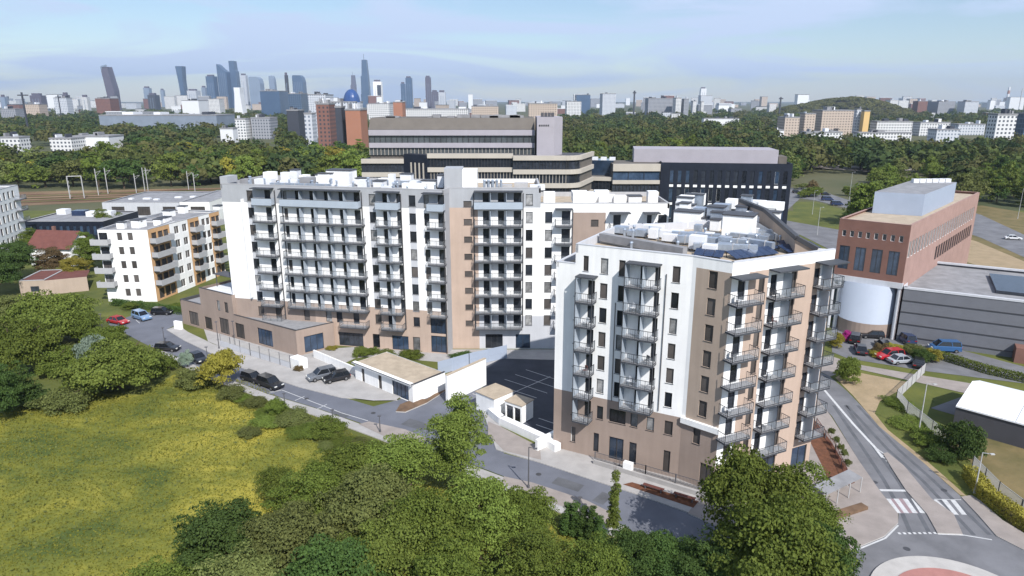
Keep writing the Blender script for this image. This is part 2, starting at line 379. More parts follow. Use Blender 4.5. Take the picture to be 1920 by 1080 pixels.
# -- A1 windows
h1 = []
cols1 = [spx(A1, 462, 472, 364), spx(A1, 691, 702, 367), spx(A1, 766, 778, 372)]
for (a, b) in cols1:
    b = a+1.15
    for z in WINZ: H(h1, a, b, z-0.95, z+0.85)
    H(h1, a, b, 4.6, 6.3)
for a in (26.6, 34.0): H(h1, a, a+1.3, 0.2, 2.7, 'door')
H(h1, 30.2, 33.2, 0.1, 2.7, 'door', 'shop_window', 'glass_blue'); H(h1, 20.2, 24.8, 0.1, 2.6, 'door', 'shop_window')
st1 = spx(A1, 477, 514, 364); big = spx(A1, 529, 676, 364); st3 = spx(A1, 707, 750, 367); st4 = spx(A1, 795, 831, 372)
for k, z in enumerate(SLZ+[4.1]):
    if k < 7: H(h1, st1[0]+1.9, st1[0]+3.0, z+0.05, z+2.35, 'door', 'balcony_door', 'glass_dark')
    else: H(h1, st1[0]+1.9, st1[0]+3.1, z+0.05, z+2.3, 'door', 'balcony_door', 'glass_shutter')
    nb = 5; w5 = (big[1]-big[0]-1.0)/nb
    if k < 7:
        H(h1, big[0]+0.1, big[0]+0.8, z+0.3, z+2.3, 'door', 'balcony_window')
        for i in range(nb):
            x = big[0]+1.0+i*w5; H(h1, x+w5*0.52, x+w5*0.94, z+0.05, z+2.4, 'door', 'balcony_door', 'glass_dark')
    else:
        for x in (2.2, 6.4, 8.4, 11.6): H(h1, big[0]+x, big[0]+x+1.1, z+0.2, z+2.3, 'door', 'balcony_door')
    H(h1, st3[0]+0.9, st3[0]+1.7, z+0.05, z+2.4, 'door', 'balcony_door', 'glass_dark')
    if k < 7: H(h1, st3[0]+3.3, st3[0]+4.1, z+0.05, z+2.4, 'door', 'balcony_door', 'glass_dark')
    if k < 7:
        H(h1, st4[0]-0.1, st4[0]+0.8, z+0.2, z+2.3, 'door', 'balcony_window')
        H(h1, st4[0]+2.3, st4[0]+3.4, z+0.05, z+2.4, 'door', 'balcony_door', 'glass_dark')
H(h1, st4[0]+0.4, A1.L-0.25, 3.6, 6.6, 'door', 'stair_glazing', 'glass_blue'); H(h1, st4[0]+0.4, A1.L-0.25, 0.2, 3.2, 'door', 'stair_glazing', 'glass_blue')
def z1(x, z):
    if z > 24.95: return 1
    if z < 7.6: return 2 if x < 16 else 3
    for (a, b) in ((cols1[0][0], cols1[0][0]+1.15), (cols1[1][0], cols1[1][0]+1.15), (cols1[2][0], cols1[2][0]+1.15)):
        if a-0.05 < x < b+0.05: return 4
    return 0
wall(wm, A1, 0, A1.L, -0.5, zA, h1, z1, cuts_s=(5, 12, 16), cuts_z=(7.6, 24.95))
flush(A1, blockA)
# -- A2/A3 windows
h2 = []
tanw = spx(A2, 869, 885, 385)
for k, z in enumerate([26.0, 23.0, 20.05, 17.1, 14.1, 11.15, 8.2, 5.3, 2.4][:8]): H(h2, tanw[0], tanw[0]+1.35, z-1.1, z-0.1, 'shutter', 'window', 'glass_shutter')
b5 = spx(A2, 889, 980, 364)
for k, z in enumerate(SLZ+[4.1]):
    for i, x in enumerate((1.4, 3.9, 6.5)): H(h2, b5[0]+x, b5[0]+x+(1.0 if i < 2 else 1.3), z+0.05, z+2.4, 'door', 'balcony_door', 'glass_dark')
cw = A2.S(986, 376)
for z in WINZ+[5.3]: H(h2, cw, cw+1.15, z-1.0, z+0.85)
H(h2, b5[0]+1.6, b5[0]+4.6, 0.1, 2.7, 'door', 'shop_window', 'glass_dark'); H(h2, A2.S(967, 660), A2.S(967, 660)+2.5, 0.1, 2.7, 'door', 'shop_window', 'glass_blue')
cw2 = A2.S(1022, 410)
for z in WINZ[1:]+[5.3]: H(h2, cw2, cw2+1.2, z-1.0, z+0.85)
b6 = (A2.S(1041, 400), A2.S(1073, 400))
for z in SLZ[1:]+[4.1]: H(h2, b6[0]+1.1, b6[1]-0.3, z+0.05, z+2.35, 'door', 'balcony_door', 'glass_dark')
H(h2, A2.S(1108, 420), A2.S(1122, 420), 21.7, 22.8, 'shutter', 'window', 'glass_shutter')
for (ua, ub) in ((1150, 1164), (1213, 1222), (1234, 1250)): H(h2, A2.S(ua, 410), A2.S(ub, 410), 21.2, 23.6, 'door', 'balcony_door', 'glass_dark')
sTan = A2.S(896, 395); sCt = A2.S(1136, 402)
def z2(x, z):
    if x < sT and z > 24.8: return 1
    if 0.2 < x < sTan: return 3
    if sC < x < sCt and z < 24.0: return 2
    if x < sC and z < 6.0 and x > sTan: return 4
    if cw-0.05 < x < cw+1.2 and z < 24.8: return 0
    return 0
wall(wm, A2, 0, sT, -0.5, zA, [h for h in h2 if h[0] < sT], z2, cuts_s=(0.2, sTan), cuts_z=(24.8, 6.0))
wall(wm, A2, sT, sE, -0.5, 25.5, [h for h in h2 if h[0] > sT], z2, cuts_s=(sC, sCt), cuts_z=(24.0, 6.0))
flush(A2, blockA)
# -- body: side and back walls, roofs and parapets
def W2(f, x, y): p = f.W(x, y, 0); return (p.x, p.y)
dA = 14.0
a0, a1 = W2(A1, 0, 0), W2(A1, A1.L, 0); a0b, a1b = W2(A1, 0, dA), W2(A1, A1.L, dA)
def vwall(mb, p, q, z0, z1, m): mb.quad((*p, z0), (*q, z0), (*q, z1), (*p, z1), m)
vwall(wm, a0b, a0, -0.5, zA, 0); vwall(wm, a1b, a0b, -0.5, zA, 0); vwall(wm, a1, a1b, -0.5, zA, 1)
c0, c1, c2 = W2(A2, 0, 0), W2(A2, sT, 0), W2(A2, sE, 0); c0b, c1b, c2b = W2(A2, 0, dA), W2(A2, sT, dA), W2(A2, sE, dA)
vwall(wm, c0b, c0, -0.5, zA, 1); vwall(wm, c1b, c0b, -0.5, zA, 0); vwall(wm, c1, c1b, 24, zA, 1); vwall(wm, c2, c2b, -0.5, 25.5, 0); vwall(wm, c2b, c1b, -0.5, 25.5, 0)
wm.build('wall', WMATS, blockA)
rf = MB()
rf.quad((*a0, zA-0.7), (*a1, zA-0.7), (*a1b, zA-0.7), (*a0b, zA-0.7), 0); rf.quad((*c0, zA-0.71), (*c1, zA-0.71), (*c1b, zA-0.71), (*c0b, zA-0.71), 1)
rf.quad((*c1, 24.8), (*c2, 24.8), (*c2b, 24.8), (*c1b, 24.8), 1)
rf.build('roof', ['roof_grey', 'roof_tan'], blockA)
pp = MB()
def parapet(mb, pts, z0, z1, t=0.3, m=0, closed=False, out=0.03):
    n = len(pts)
    for i in range(n-1 if not closed else n):
        p = Vector((*pts[i], 0)); q = Vector((*pts[(i+1) % n], 0)); d = (q-p).normalized(); nn = Vector((-d.y, d.x, 0))
        a = p-nn*out; b = q-nn*out; c = q+nn*t; e = p+nn*t
        vs = [(*a.xy, z0), (*b.xy, z0), (*c.xy, z0), (*e.xy, z0), (*a.xy, z1), (*b.xy, z1), (*c.xy, z1), (*e.xy, z1)]
        mb.add(vs, [(0, 3, 2, 1), (0, 1, 5, 4), (1, 2, 6, 5), (2, 3, 7, 6), (3, 0, 4, 7), (4, 5, 6, 7)], m)
parapet(pp, [a0, a1], zA, zA+0.12, 0.3); parapet(pp, [a1, a1b, a0b, a0], zA-0.75, zA+0.1, 0.3)
parapet(pp, [c0, c1], zA+0.005, zA+0.12, 0.3); parapet(pp, [c1, c1b], zA-0.75, zA+0.1, 0.3); parapet(pp, [c1, c2], 25.5, 25.62, 0.3, 0); parapet(pp, [c2, c2b, c1b], 24.7, 25.6, 0.3, 0)
pp.build('parapet', ['balcony_concrete'], blockA)
tw = MB(A2.T); tw.box(0.02, A2.S(866, 330), 0.0+0.01, 4.2, zA+0.13, 31.2, 0); tw.box(A2.S(866, 330)+0.01, A2.S(866, 330)+2.4, 0.6, 3.8, zA-0.7, 30.9, 1)
tw.build('stair_tower', ['grey_plaster', 'white_plaster'], blockA)
tw = MB(A2.T); tw.box(sC+0.02, A2.S(1104, 370), 0.01, 4.0, 25.63, 27.2); tw.build('stair_tower', ['white_plaster'], blockA)
tw = MB(A1.T); tw.box(0.0, 1.4, 0.01, 3.0, zA+0.13, 29.3); tw.build('stair_tower', ['grey_plaster'], blockA)
# glass stair bay, downpipes and an added shadow-casting fin
dp = MB()
for x in (A2.T, ):
    pass
for (f, s, za, zb) in ((A1, A1.L-0.12, 0.2, 25), (A2, 0.1, 0, 24.6), (A1, big[0]-0.12, 7, 27.3), (A1, big[1]+0.15, 7, 27.3), (A1, st1[1]+0.12, 4, 27.2), (A1, st3[1]+0.12, 4, 27.2), (A2, b5[0]-0.1, 4, 27.2), (A2, b5[1]+0.1, 4, 27.2), (A2, b6[1]+0.1, 2, 24.5)):
    dp = MB(f.T); dp.bar((s, -0.1, za), (s, -0.1, zb), 0.13); dp.build('downpipe', ['cap_dark'], blockA)

fn = MB(A1.T); fn.box(4.05, 4.2, -0.7, -0.003, 8.0, 25.6); fn.build('shadow_fin', ['white_plaster'], blockA)  # fin added and sized to throw the dark vertical strip on the wall
# balconies
w5 = (big[1]-big[0]-1.0)/5
for k, z in enumerate(SLZ+[4.1]):
    kd = 'frost' if k == 0 else 'rail'; dz = 1.15 if k == 0 else 1.35
    balcony(A1, blockA, st1[0], st1[1], z, dz, kd)
    if k < 7: balcony(A1, blockA, big[0], big[1]+(0 if k == 0 else 0.5), z, dz, kd, div=[1.0+w5*i for i in range(1, 5)])
    balcony(A1, blockA, st3[0], st3[1], z, dz, kd, div=[2.2])
    if k < 7: balcony(A1, blockA, st4[0]+0.75, st4[1]+0.3, z, dz, kd)
    balcony(A2, blockA, b5[0], b5[1], z, dz+0.2, kd, div=[2.7, 5.3])
    if k > 0: balcony(A2, blockA, b6[0], b6[1], z, 1.3, 'rail')
balcony(A1, blockA, big[0]+9.6, big[1]+0.3, 4.1, 1.5, 'rail')
for (f, a, b) in ((A1, st1[0], st1[1]), (A1, big[0], big[1]), (A1, st3[0], st3[1]), (A1, st4[0], st4[1]), (A2, b5[0], b5[1])): canopy(f, blockA, a, b, 27.5)
canopy(A2, blockA, b6[0], b6[1], 24.6)
for (ua, ub) in ((1143, 1180), (1205, 1235)): canopy(A2, blockA, A2.S(ua, 400), A2.S(ub, 400), 24.0, 1.8); balcony(A2, blockA, A2.S(ua, 400), A2.S(ub, 400), 21.15, 1.7, 'rail')
# roof clutter of A
def unit(fac, par, x, y, z, w, d, h, m='roof_white', name='roof_unit', cap=False, legs=True):
    o = MB(fac.T); z0 = z+(0.25 if legs else 0)
    o.box(x, x+w, y, y+d, z0, z0+h, 0)
    if cap: o.box(x-0.12, x+w+0.12, y-0.12, y+d+0.12, z0+h, z0+h+0.14, 1)
    if legs:
        for (a, b) in ((x+.1, y+.1), (x+w-.1, y+.1), (x+.1, y+d-.1), (x+w-.1, y+d-.1)): o.bar((a, b, z), (a, b, z0), 0.1, 1)
    return o.build(name, [m, 'cap_dark'], par)
def vent(fac, par, x, y, z, h=1.0, r=0.22):
    o = MB(fac.T); o.tube((x, y, z), (x, y, z+h), r, n=10); o.tube((x, y, z+h+0.05), (x, y, z+h+0.22), r*1.5, r*0.9, 10, 0)
    return o.build('roof_vent', ['duct_metal'], par)
def duct(fac, par, x0, y0, x1, y1, z, w=0.7):
    o = MB(fac.T); o.bar((x0, y0, z+0.75), (x1, y1, z+0.75), w)
    n = max(2, int(math.dist((x0, y0), (x1, y1))/1.6))
    for i in range(n):
        t = (i+0.5)/n; x = x0+(x1-x0)*t; y = y0+(y1-y0)*t; o.bar((x, y, z), (x, y, z+0.5), 0.1, 1)
        o.bar((x-0.1*w, y, z+0.75), (x+0.1*w, y, z+0.75), w*1.12, 1)
    return o.build('air_duct', ['duct_metal', 'balcony_concrete'], par)
rnd = random.Random(3)
x = 1.8
while x < A1.L-4:
    w = rnd.uniform(1.2, 4.2); h = rnd.uniform(0.7, 1.7); y = rnd.uniform(1.2, 6)
    unit(A1, blockA, x, y, zA-0.7, w, rnd.uniform(1, 2.2), h, rnd.choice(['roof_white', 'roof_white', 'roof_white', 'white_plaster', 'roof_grey']), rnd.choice(['chimney', 'roof_unit']), rnd.random() < 0.4, rnd.random() < 0.6)
    if rnd.random() < 0.5: vent(A1, blockA, x+w+0.3, y-0.2, zA-0.7, rnd.uniform(1.2, 2.0))
    x += w+rnd.uniform(0.1, 1.4)
x = 2.5
while x < A1.L-3:
    w = rnd.uniform(.8, 2.6); unit(A1, blockA, x, rnd.uniform(6.5, 11), zA-0.7, w, rnd.uniform(1, 2), rnd.uniform(1.0, 2.2), rnd.choice(['roof_white', 'roof_white', 'duct_metal', 'white_plaster']), rnd.choice(['chimney', 'roof_unit']), rnd.random() < .5, rnd.random() < .5)
    vent(A1, blockA, x+w+.3, 1.2+rnd.random(), zA-0.7, rnd.uniform(.8, 1.6), .15); x += w+rnd.uniform(.3, 1.6)
unit(A1, blockA, 15.0, 9.5, zA-0.7, 4.6, 3.0, 2.4, 'white_plaster', 'lift_housing', True, False)
x = 3.5
while x < A2.S(985, 350):
    w = rnd.uniform(1.2, 2.6); unit(A2, blockA, x+3, rnd.uniform(1.5, 5), zA-0.7, w, 1.6, rnd.uniform(0.8, 1.5), rnd.choice(['roof_white', 'balcony_concrete', 'white_plaster']), 'roof_unit', rnd.random() < .4, rnd.random() < .6); x += w+rnd.uniform(0.1, 0.8)
for i in range(5): vent(A2, blockA, 6.5+i*0.7, 2.0, zA-0.7, 1.7)
duct(A1, blockA, 9, 1.0, 20, 1.3, zA-0.7, 0.6); duct(A1, blockA, 24, 8, 37, 8, zA-0.7, 0.7)
x = sT+0.6
while x < sE-1:
    w = rnd.uniform(1.2, 3.0); unit(A2, blockA, x+(4.5 if sC-2 < x < sC+3 else 0), rnd.uniform(1.2, 5), 24.8, w, 1.8, rnd.uniform(1.0, 2.0), rnd.choice(['roof_white', 'white_plaster', 'white_plaster']), rnd.choice(['chimney', 'roof_unit']), rnd.random() < .5, rnd.random() < .6)
    x += w+rnd.uniform(0.2, 1.0)

# ================================================================ building B: the front corner block
zB = 26.2; zr = 25.3
B1 = Fac(G(1080, 458, zB), G(1300, 481, zB)); BM = Fac(G(1300, 481, zB), G(1375, 493, zB)); BR = Fac(G(1375, 493, zB), G(1567, 468, zB))
g = BM.p0; blockB = root('apartment_building', (g.x, g.y+6, 0), 'front eight-storey apartment block with white and tan corner walls, brown base and stacked glass-railed balconies', 'apartment building')
wm = MB(); WB = ['white_plaster', 'brown_plaster', 'tan_plaster', 'pink_tan_plaster']
hb = []; sl = B1.S(1043, 500)
ZB = [24.1, 21.2, 18.3, 15.4, 12.5, 9.6]
H(hb, 0.95, 1.6, 23.2, 25.0)
for k, z in enumerate(ZB): 
    H(hb, 3.05, 3.95, z-0.95, z+0.85); H(hb, 5.2, 5.95, z-1.0, z+0.85); H(hb, 11.2, 12.05, z-0.95, z+0.85)
for z in (21.2, 18.3, 15.4, 12.5, 9.6, 6.2, 2.6): H(hb, -0.1, 0.55, z-1.1, z+0.9)
b0 = (0.65, 2.7); b1 = (6.35, 10.05)
for z in (19.9, 17.0, 14.05, 11.1, 8.15, 5.1): H(hb, 1.6, 2.45, z+0.05, z+2.3, 'door', 'balcony_door', 'glass_dark')
for z in (22.4, 19.5, 16.6, 13.7, 10.8, 7.95):
    H(hb, 7.7, 8.35, z+0.05, z+2.3, 'door', 'balcony_door', 'glass_dark'); H(hb, 9.3, 9.9, z+0.05, z+2.3, 'door', 'balcony_door', 'glass_dark')
for (a, w) in ((3.2, 0.8), (4.8, 2.0), (7.4, 0.85), (9.3, 0.9), (11.4, 0.95)): H(hb, a, a+w, 5.3, 7.0)
H(hb, 2.9, 3.6, 0.9, 3.4, 'door', 'door', 'glass_dark'); H(hb, 4.9, 6.7, 0.5, 3.4, 'door', 'door', 'glass_blue'); H(hb, 7.4, 8.3, 0.5, 3.3, 'door', 'door', 'glass_dark')
H(hb, 11.5, 12.3, 0.5, 3.3, 'door', 'window', 'glass_shutter')
def zb(x, z):
    if z < 7.55+(0.5 if x < 8 else 0.2): return 1
    return 0
wall(wm, B1, 0, B1.L, -0.8, zB, hb, zb, cuts_s=(8,), cuts_z=(7.75, 8.05))
hs = [h for h in hb if h[0] < 0]
# lower part left of the main face
wall(wm, B1, sl, 0, -0.8, 23.9, [], zb, cuts_z=(8.05,))
todo = [t for t in todo if True]
flush(B1, blockB)
hm = []
for z in ZB: H(hm, 1.9, 2.85, z-0.95, z+0.9, 'shutter', 'window', 'glass_shutter')
H(hm, 1.5, 2.35, 5.2, 7.0)
H(hm, 2.6, 4.2, 0.1, 3.2, 'door', 'shop_window')
def zm(x, z):
    if z < 7.3: return 1
    if z < 7.9: return 0
    if z > 25.1 or x < 0.45: return 0
    return 2
wall(wm, BM, 0, BM.L, -0.8, zB, hm, zm, cuts_s=(0.45,), cuts_z=(7.3, 7.9, 25.1)); flush(BM, blockB)
hr = []
r1 = (-0.3, 3.3); r2 = (5.0, 9.2); r3 = (11.7, 14.4)
for k, z in enumerate([22.0, 19.0, 15.95, 12.9, 9.85, 6.8, 3.8]):
    H(hr, 0.9, 1.9, z+0.05, z+2.35, 'door', 'balcony_door', 'glass_dark')
    H(hr, 3.75, 4.55, z+0.6, z+2.4, 'shutter', 'window', 'glass_shutter')
    H(hr, 5.4, 6.3, z+0.05, z+2.35, 'door', 'balcony_door', 'glass_dark'); H(hr, 8.35, 9.1, z+0.05, z+2.35, 'door', 'balcony_door', 'glass_shutter')
    H(hr, 11.8, 12.6, z+0.05, z+2.35, 'door', 'balcony_door', 'glass_dark'); H(hr, 13.5, 14.3, z+0.05, z+2.35, 'door', 'balcony_door', 'glass_blue')
H(hr, 1, 3.4, 0.1, 2.8, 'door', 'shop_window', 'glass_blue'); H(hr, 5.2, 9.0, 0.1, 2.8, 'door', 'shop_window', 'glass_blue'); H(hr, 11.6, 14, 0.1, 2.8, 'door', 'shop_window', 'glass_blue')
def zrr(x, z):
    if z > 25.0: return 0
    if x < 2.3 or 5.0 < x < 8.3 or 12.5 < x < 13.6: return 0 if z > 3.4 else 3
    return 3
wall(wm, BR, 0, BR.L, -0.8, zB, hr, zrr, cuts_s=(2.3, 5.0, 8.3, 12.5, 13.6), cuts_z=(3.4, 25.0)); flush(BR, blockB)
q0 = W2(B1, 0, 0); q1 = W2(BM, 0, 0); q2 = W2(BR, 0, 0); q3 = W2(BR, BR.L, 0)
ql = W2(B1, sl, 0); qlb = W2(B1, sl, 13); q0b = W2(B1, 0, 13.5)
fpp = [G(1385, 377, 27.8), G(1432, 396, 27.8), G(1492, 449, 27.0), G(1530, 470, 26.0)]
q3b = (fpp[2].x+.4, fpp[2].y); q4 = (fpp[0].x+.4, fpp[0].y); q5 = (26.5, q4[1]); q6 = (26.5, 91.0); 
vwall(wm, q3, q3b, -0.8, zB, 0); vwall(wm, q3b, q4, -.8, zB, 0); vwall(wm, q4, q5, -0.8, zB, 0); vwall(wm, q5, q6, -0.8, zB, 0); vwall(wm, q6, q0b, -0.8, zB, 0); vwall(wm, q0b, q0, -0.8, zB, 0)
vwall(wm, qlb, ql, -0.8, 23.9, 0); vwall(wm, q0b, qlb, -0.8, 23.9, 0)
wm.build('wall', WB, blockB)
rf = MB(); rf.add([(*p, zr) for p in (q0, q1, q2, q3, q3b, q4, q5, q6, q0b)], [tuple(range(9))]); rf.add([(*p, 23.3) for p in (ql, q0, q0b, qlb)], [(0, 1, 2, 3)])
rf.build('roof', ['roof_tan'], blockB)
pp = MB(); parapet(pp, [q0, q1, q2, q3], zB, zB+0.1, 0.35, 0); parapet(pp, [q4, q5, q6, q0b, q0], zr-0.05, zB+0.08, 0.3, 0); parapet(pp, [ql, q0], 23.9, 24.0, 0.3); parapet(pp, [q0b, qlb, ql], 23.3, 23.95, 0.3)
pp.build('parapet', ['light_grey_plaster'], blockB)
cb = MB(BM.T); cb.box(0.02, BM.L+0.1, -0.35, -0.003, 7.3, 7.95); cb.build('cornice', ['white_plaster'], blockB)
for k, z in enumerate((19.9, 17.0, 14.05, 11.1, 8.15, 5.1)): balcony(B1, blockB, b0[0], b0[1], z, 1.5, 'rail', div=[0.06])
for k, z in enumerate((22.4, 19.5, 16.6, 13.7, 10.8, 7.95)): balcony(B1, blockB, b1[0], b1[1], z, 1.4, 'rail', div=[0.06, 2.0])
for z in (22.0, 19.0, 15.95, 12.9, 9.85, 6.8): balcony(BR, blockB, r1[0], r1[1], z, 1.4, 'rail')
for z in (22.0, 19.0, 15.95, 12.9, 9.85, 6.8, 3.8): balcony(BR, blockB, r2[0], r2[1], z, 1.25, 'rail', div=[2.2])
for z in (22.4, 19.4, 16.4, 13.4, 10.4, 7.4, 4.4): balcony(BR, blockB, r3[0], r3[1]+0.5, z, 1.35, 'rail', div=[1.2])
canopy(B1, blockB, b0[0]-0.1, b0[1]+0.1, 22.7); canopy(B1, blockB, b1[0], b1[1], 24.9); canopy(BR, blockB, r1[0], r1[1], 24.7, 1.7); canopy(BR, blockB, r2[0], r2[1], 24.9, 1.5); canopy(BR, blockB, r3[0], r3[1]+.6, 25.0, 1.7)
po = MB()
for (f, s, y, za, zb_) in ((B1, b0[0], -1.45, 5, 22.7), (B1, b0[1], -1.45, 5, 22.7), (B1, b1[0], -1.35, 8, 24.9), (B1, b1[1], -1.35, 8, 24.9), (BR, r2[0]+2.2, -1.2, 3.6, 24.9), (BR, r3[0]+1.4, -1.3, 4.2, 25), (B1, 5.0, -0.08, 8, 20), (B1, 10.6, -.08, 8, 24)):
    po = MB(f.T); po.bar((s, y, za), (s, y, zb_), 0.07); po.build('balcony_post', ['cap_dark'], blockB)
def folding_chair(fac, s, y, z, rz, label, m):
    r_ = root('balcony_chair', fac.W(s, y, z), label, 'chair', None, fac.a+rz); ORG[r_] = Vector((0, 0, 0))
    o = MB(); o.box(-.24, .24, -.24, .24, .42, .47); o.build('seat', [m], r_)
    o = MB(); o.box(-.24, .24, .2, .25, .5, .95); o.build('backrest', [m], r_)
    for sx in (-.2, .2):
        for sy in (-.2, .2): o = MB(); o.bar((sx, sy, 0), (sx, sy, .42), .045); o.build('leg', ['rail_metal'], r_)
FL = {6.8: 'lowest', 9.85: 'second', 12.9: 'third', 15.95: 'fourth', 19.0: 'fifth', 22.0: 'top'}
for (st, sn, z, m, cn) in ((r1, 'corner', 22.0, 'roof_white', 'white'), (r1, 'corner', 15.95, 'roof_dark', 'black'), (r1, 'corner', 9.85, 'roof_white', 'white'), (r2, 'middle', 19.0, 'rust_red', 'reddish'), (r2, 'middle', 12.9, 'roof_white', 'white'), (r2, 'middle', 6.8, 'roof_dark', 'black'), (r2, 'middle', 22.0, 'roof_dark', 'black')):
    folding_chair(BR, st[0]+.8, -.7, z, .6, f'{cn} chair on {FL[z]} balcony of {sn} stack, front block right face', m)
for (s_, z, t, m, cn) in ((b1[0]+.9, 19.5, 'fifth', 'roof_white', 'white'), (b1[0]+2.8, 13.7, 'third', 'roof_dark', 'black'), (b1[0]+.9, 10.8, 'second', 'roof_white', 'white'), (b0[0]+1.2, 17.0, 'fifth narrow', 'roof_white', 'white'), (b0[0]+1.2, 11.1, 'third narrow', 'rust_red', 'reddish')):
    folding_chair(B1, s_, -.8, z, -.5, f'{cn} chair on {t} balcony from below, front block street side', m)
# roof furniture of B
RF = Fac(q0, q1)
def pl(u, v, z): # roof position in RF's frame from the surveyed picture
    p = RF.T.inverted() @ G(u, v, z); return p.x, p.y
w_ = MB(RF.T)
x0, y0 = pl(1140, 441, 26.3); x1, y1 = pl(1272, 470, 26.3)
lw = MB(); p = G(1128, 436, 26.6); q = G(1285, 463, 26.6); lw.bar((p.x, p.y, 26.1), (q.x, q.y, 26.1), 0.9); lw.build('roof_duct_housing', ['roof_grey'], blockB)
def runit(u, v, w, d, h, m='roof_white', name='roof_unit', cap=False, legs=True, z=zr):
    x, y = pl(u, v, z); return unit(RF, blockB, x, y, z, w, d, h, m, name, cap, legs)
runit(1290, 470, 1.8, 1.3, 1.5); runit(1315, 478, 1.5, 1.2, 0.9); runit(1352, 448, 3.6, 3.0, 3.0, 'white_plaster', 'lift_housing', True, False)
runit(1262, 422, 3.6, 2.4, 1.9, 'white_plaster', 'lift_housing', True, False); runit(1205, 440, 2.4, 1.4, 1.0); runit(1330, 432, 1.2, 1.2, 1.4, 'white_plaster', 'chimney', True, False)
for (u, v) in ((1150, 440), (1175, 445), (1240, 455), (1232, 448), (1400, 458), (1345, 466), (1430, 452), (1190, 446), (1215, 450), (1255, 447), (1320, 455), (1290, 448), (1380, 452), (1410, 440), (1375, 436), (1420, 446), (1300, 440), (1345, 470), (1275, 455), (1365, 425), (1395, 425), (1440, 445)):
    r_ = rnd.random()
    runit(u, v, rnd.uniform(0.8, 1.8), rnd.uniform(0.7, 1.3), rnd.uniform(0.5, 1.2), rnd.choice(['roof_white', 'roof_white', 'duct_metal', 'duct_metal']), 'roof_unit')
for i in range(30):
    u = rnd.uniform(1262, 1440); v = rnd.uniform(386, 430); runit(u, v, rnd.uniform(1.2, 3.2), rnd.uniform(1.0, 2.2), rnd.uniform(0.8, 2.4), rnd.choice(['roof_white', 'white_plaster', 'white_plaster', 'duct_metal']), rnd.choice(['chimney', 'roof_unit']), rnd.random() < .5, rnd.random() < .5)
for (u0, v0, u1, v1) in ((1270, 448, 1400, 456), (1260, 440, 1350, 446), (1300, 462, 1420, 466), (1390, 452, 1450, 462), (1370, 440, 1440, 448)):
    a = pl(u0, v0, zr+.7); b = pl(u1, v1, zr+.7); duct(RF, blockB, *a, *b, zr, rnd.choice([0.5, 0.7, 0.8]))
for i in range(16):
    u = rnd.uniform(1150, 1480); v = rnd.uniform(436, 470)+(u-1150)*0.02; a = pl(u, v, zr); vent(RF, blockB, *a, zr, rnd.uniform(0.6, 1.3), 0.16)
def solar(u, v, w, d, rz):
    o = MB(); p = G(u, v, zr); T = Matrix.Translation(p) @ Matrix.Rotation(rz, 4, 'Z'); o.T = T
    n = int(w/1.05)
    for i in range(n):
        a = i*1.05; o.add([(a, 0, .25), (a+1.0, 0, .25), (a+1.0, d, .75), (a, d, .75), (a, 0, .2), (a+1, 0, .2), (a+1, d, .7), (a, d, .7)], [(0, 1, 2, 3), (4, 7, 6, 5), (0, 4, 5, 1), (1, 5, 6, 2), (2, 6, 7, 3), (3, 7, 4, 0)], 0)
        o.bar((a+.1, .1, 0), (a+.1, .1, .22), .06, 1); o.bar((a+.1, d-.1, 0), (a+.1, d-.1, .66), .06, 1)
    return o.build('solar_panel', ['solar_blue', 'cap_dark'], blockB)
solar(1380, 489, 6.3, 1.7, BR.a); solar(1385, 479, 6.3, 1.7, BR.a); solar(1478, 477, 5.3, 1.7, BR.a); solar(1474, 468, 4.3, 1.6, BR.a); solar(1300, 481, 3.2, 1.3, B1.a)
# tall tan firewall with dark coping on the far edge of the roof
fw = MB(); fp = [G(1385, 377, 27.8), G(1432, 396, 27.8), G(1492, 449, 27.0), G(1530, 470, 26.0)]
fw.add([(p.x, p.y, zr-.05) for p in fp]+[(p.x, p.y, p.z) for p in fp]+[(p.x+.35, p.y, zr-.05) for p in fp]+[(p.x+.35, p.y, p.z) for p in fp],
       [f for i in range(3) for f in ((i, i+1, 5+i, 4+i), (8+i, 12+i, 13+i, 9+i), (4+i, 5+i, 13+i, 12+i))]+[(0, 4, 12, 8), (3, 11, 15, 7)])
fwo = fw.build('firewall', ['tan_plaster'], blockB)
fc = MB()
for i in range(3): fc.bar(fp[i]+Vector((.17, 0, .15)), fp[i+1]+Vector((.17, 0, .15)), 0.5)
fc.build('coping', ['cap_dark'], fwo)

# ================================================================ brown annex in front of A
PA = Fac(G(343, 602, .5), G(558, 663, .5)); PB = Fac(G(558, 663, .5), G(628, 646, .5))
annex = root('annex_building', (PA.p0.x, PA.p0.y, 0), 'low brown single-storey annex with roof terraces in front of the long white block', 'building')
wm = MB(); zt = PB.Z(560, 619); zq = PA.Z(380, 541); sq = (PA.S(377, 575), PA.S(437, 580)); zl = PA.Z(345, 563)
hp = []
for (ua, ub, v, h_) in ((355, 372, 597, 2.7), (385, 398, 610, 2.4), (412, 429, 610, 3.0), (442, 458, 620, 2.8), (484, 511, 635, 3.0)):
    a, b = PA.S(ua, v), PA.S(ub, v); H(hp, a, b, 0.35, 0.35+h_, 'door', 'shop_window', 'glass_blue' if ua > 480 else 'glass_shutter')
H(hp, PA.S(406, 570), PA.S(410, 570)+.3, 4.6, 6.6, 'door'); H(hp, PA.S(420, 572), PA.S(425, 572)+.3, 4.6, 6.6, 'door')
wall(wm, PA, 0, sq[0], -.6, zl, [h for h in hp if h[1] < sq[0]], dep=.25); wall(wm, PA, sq[0], sq[1], -.6, zq, [h for h in hp if sq[0] < h[0] < sq[1] and h[1] < sq[1]]); wall(wm, PA, sq[1], PA.L, -.6, zt, [h for h in hp if h[0] >= sq[1]])
flush(PA, annex)
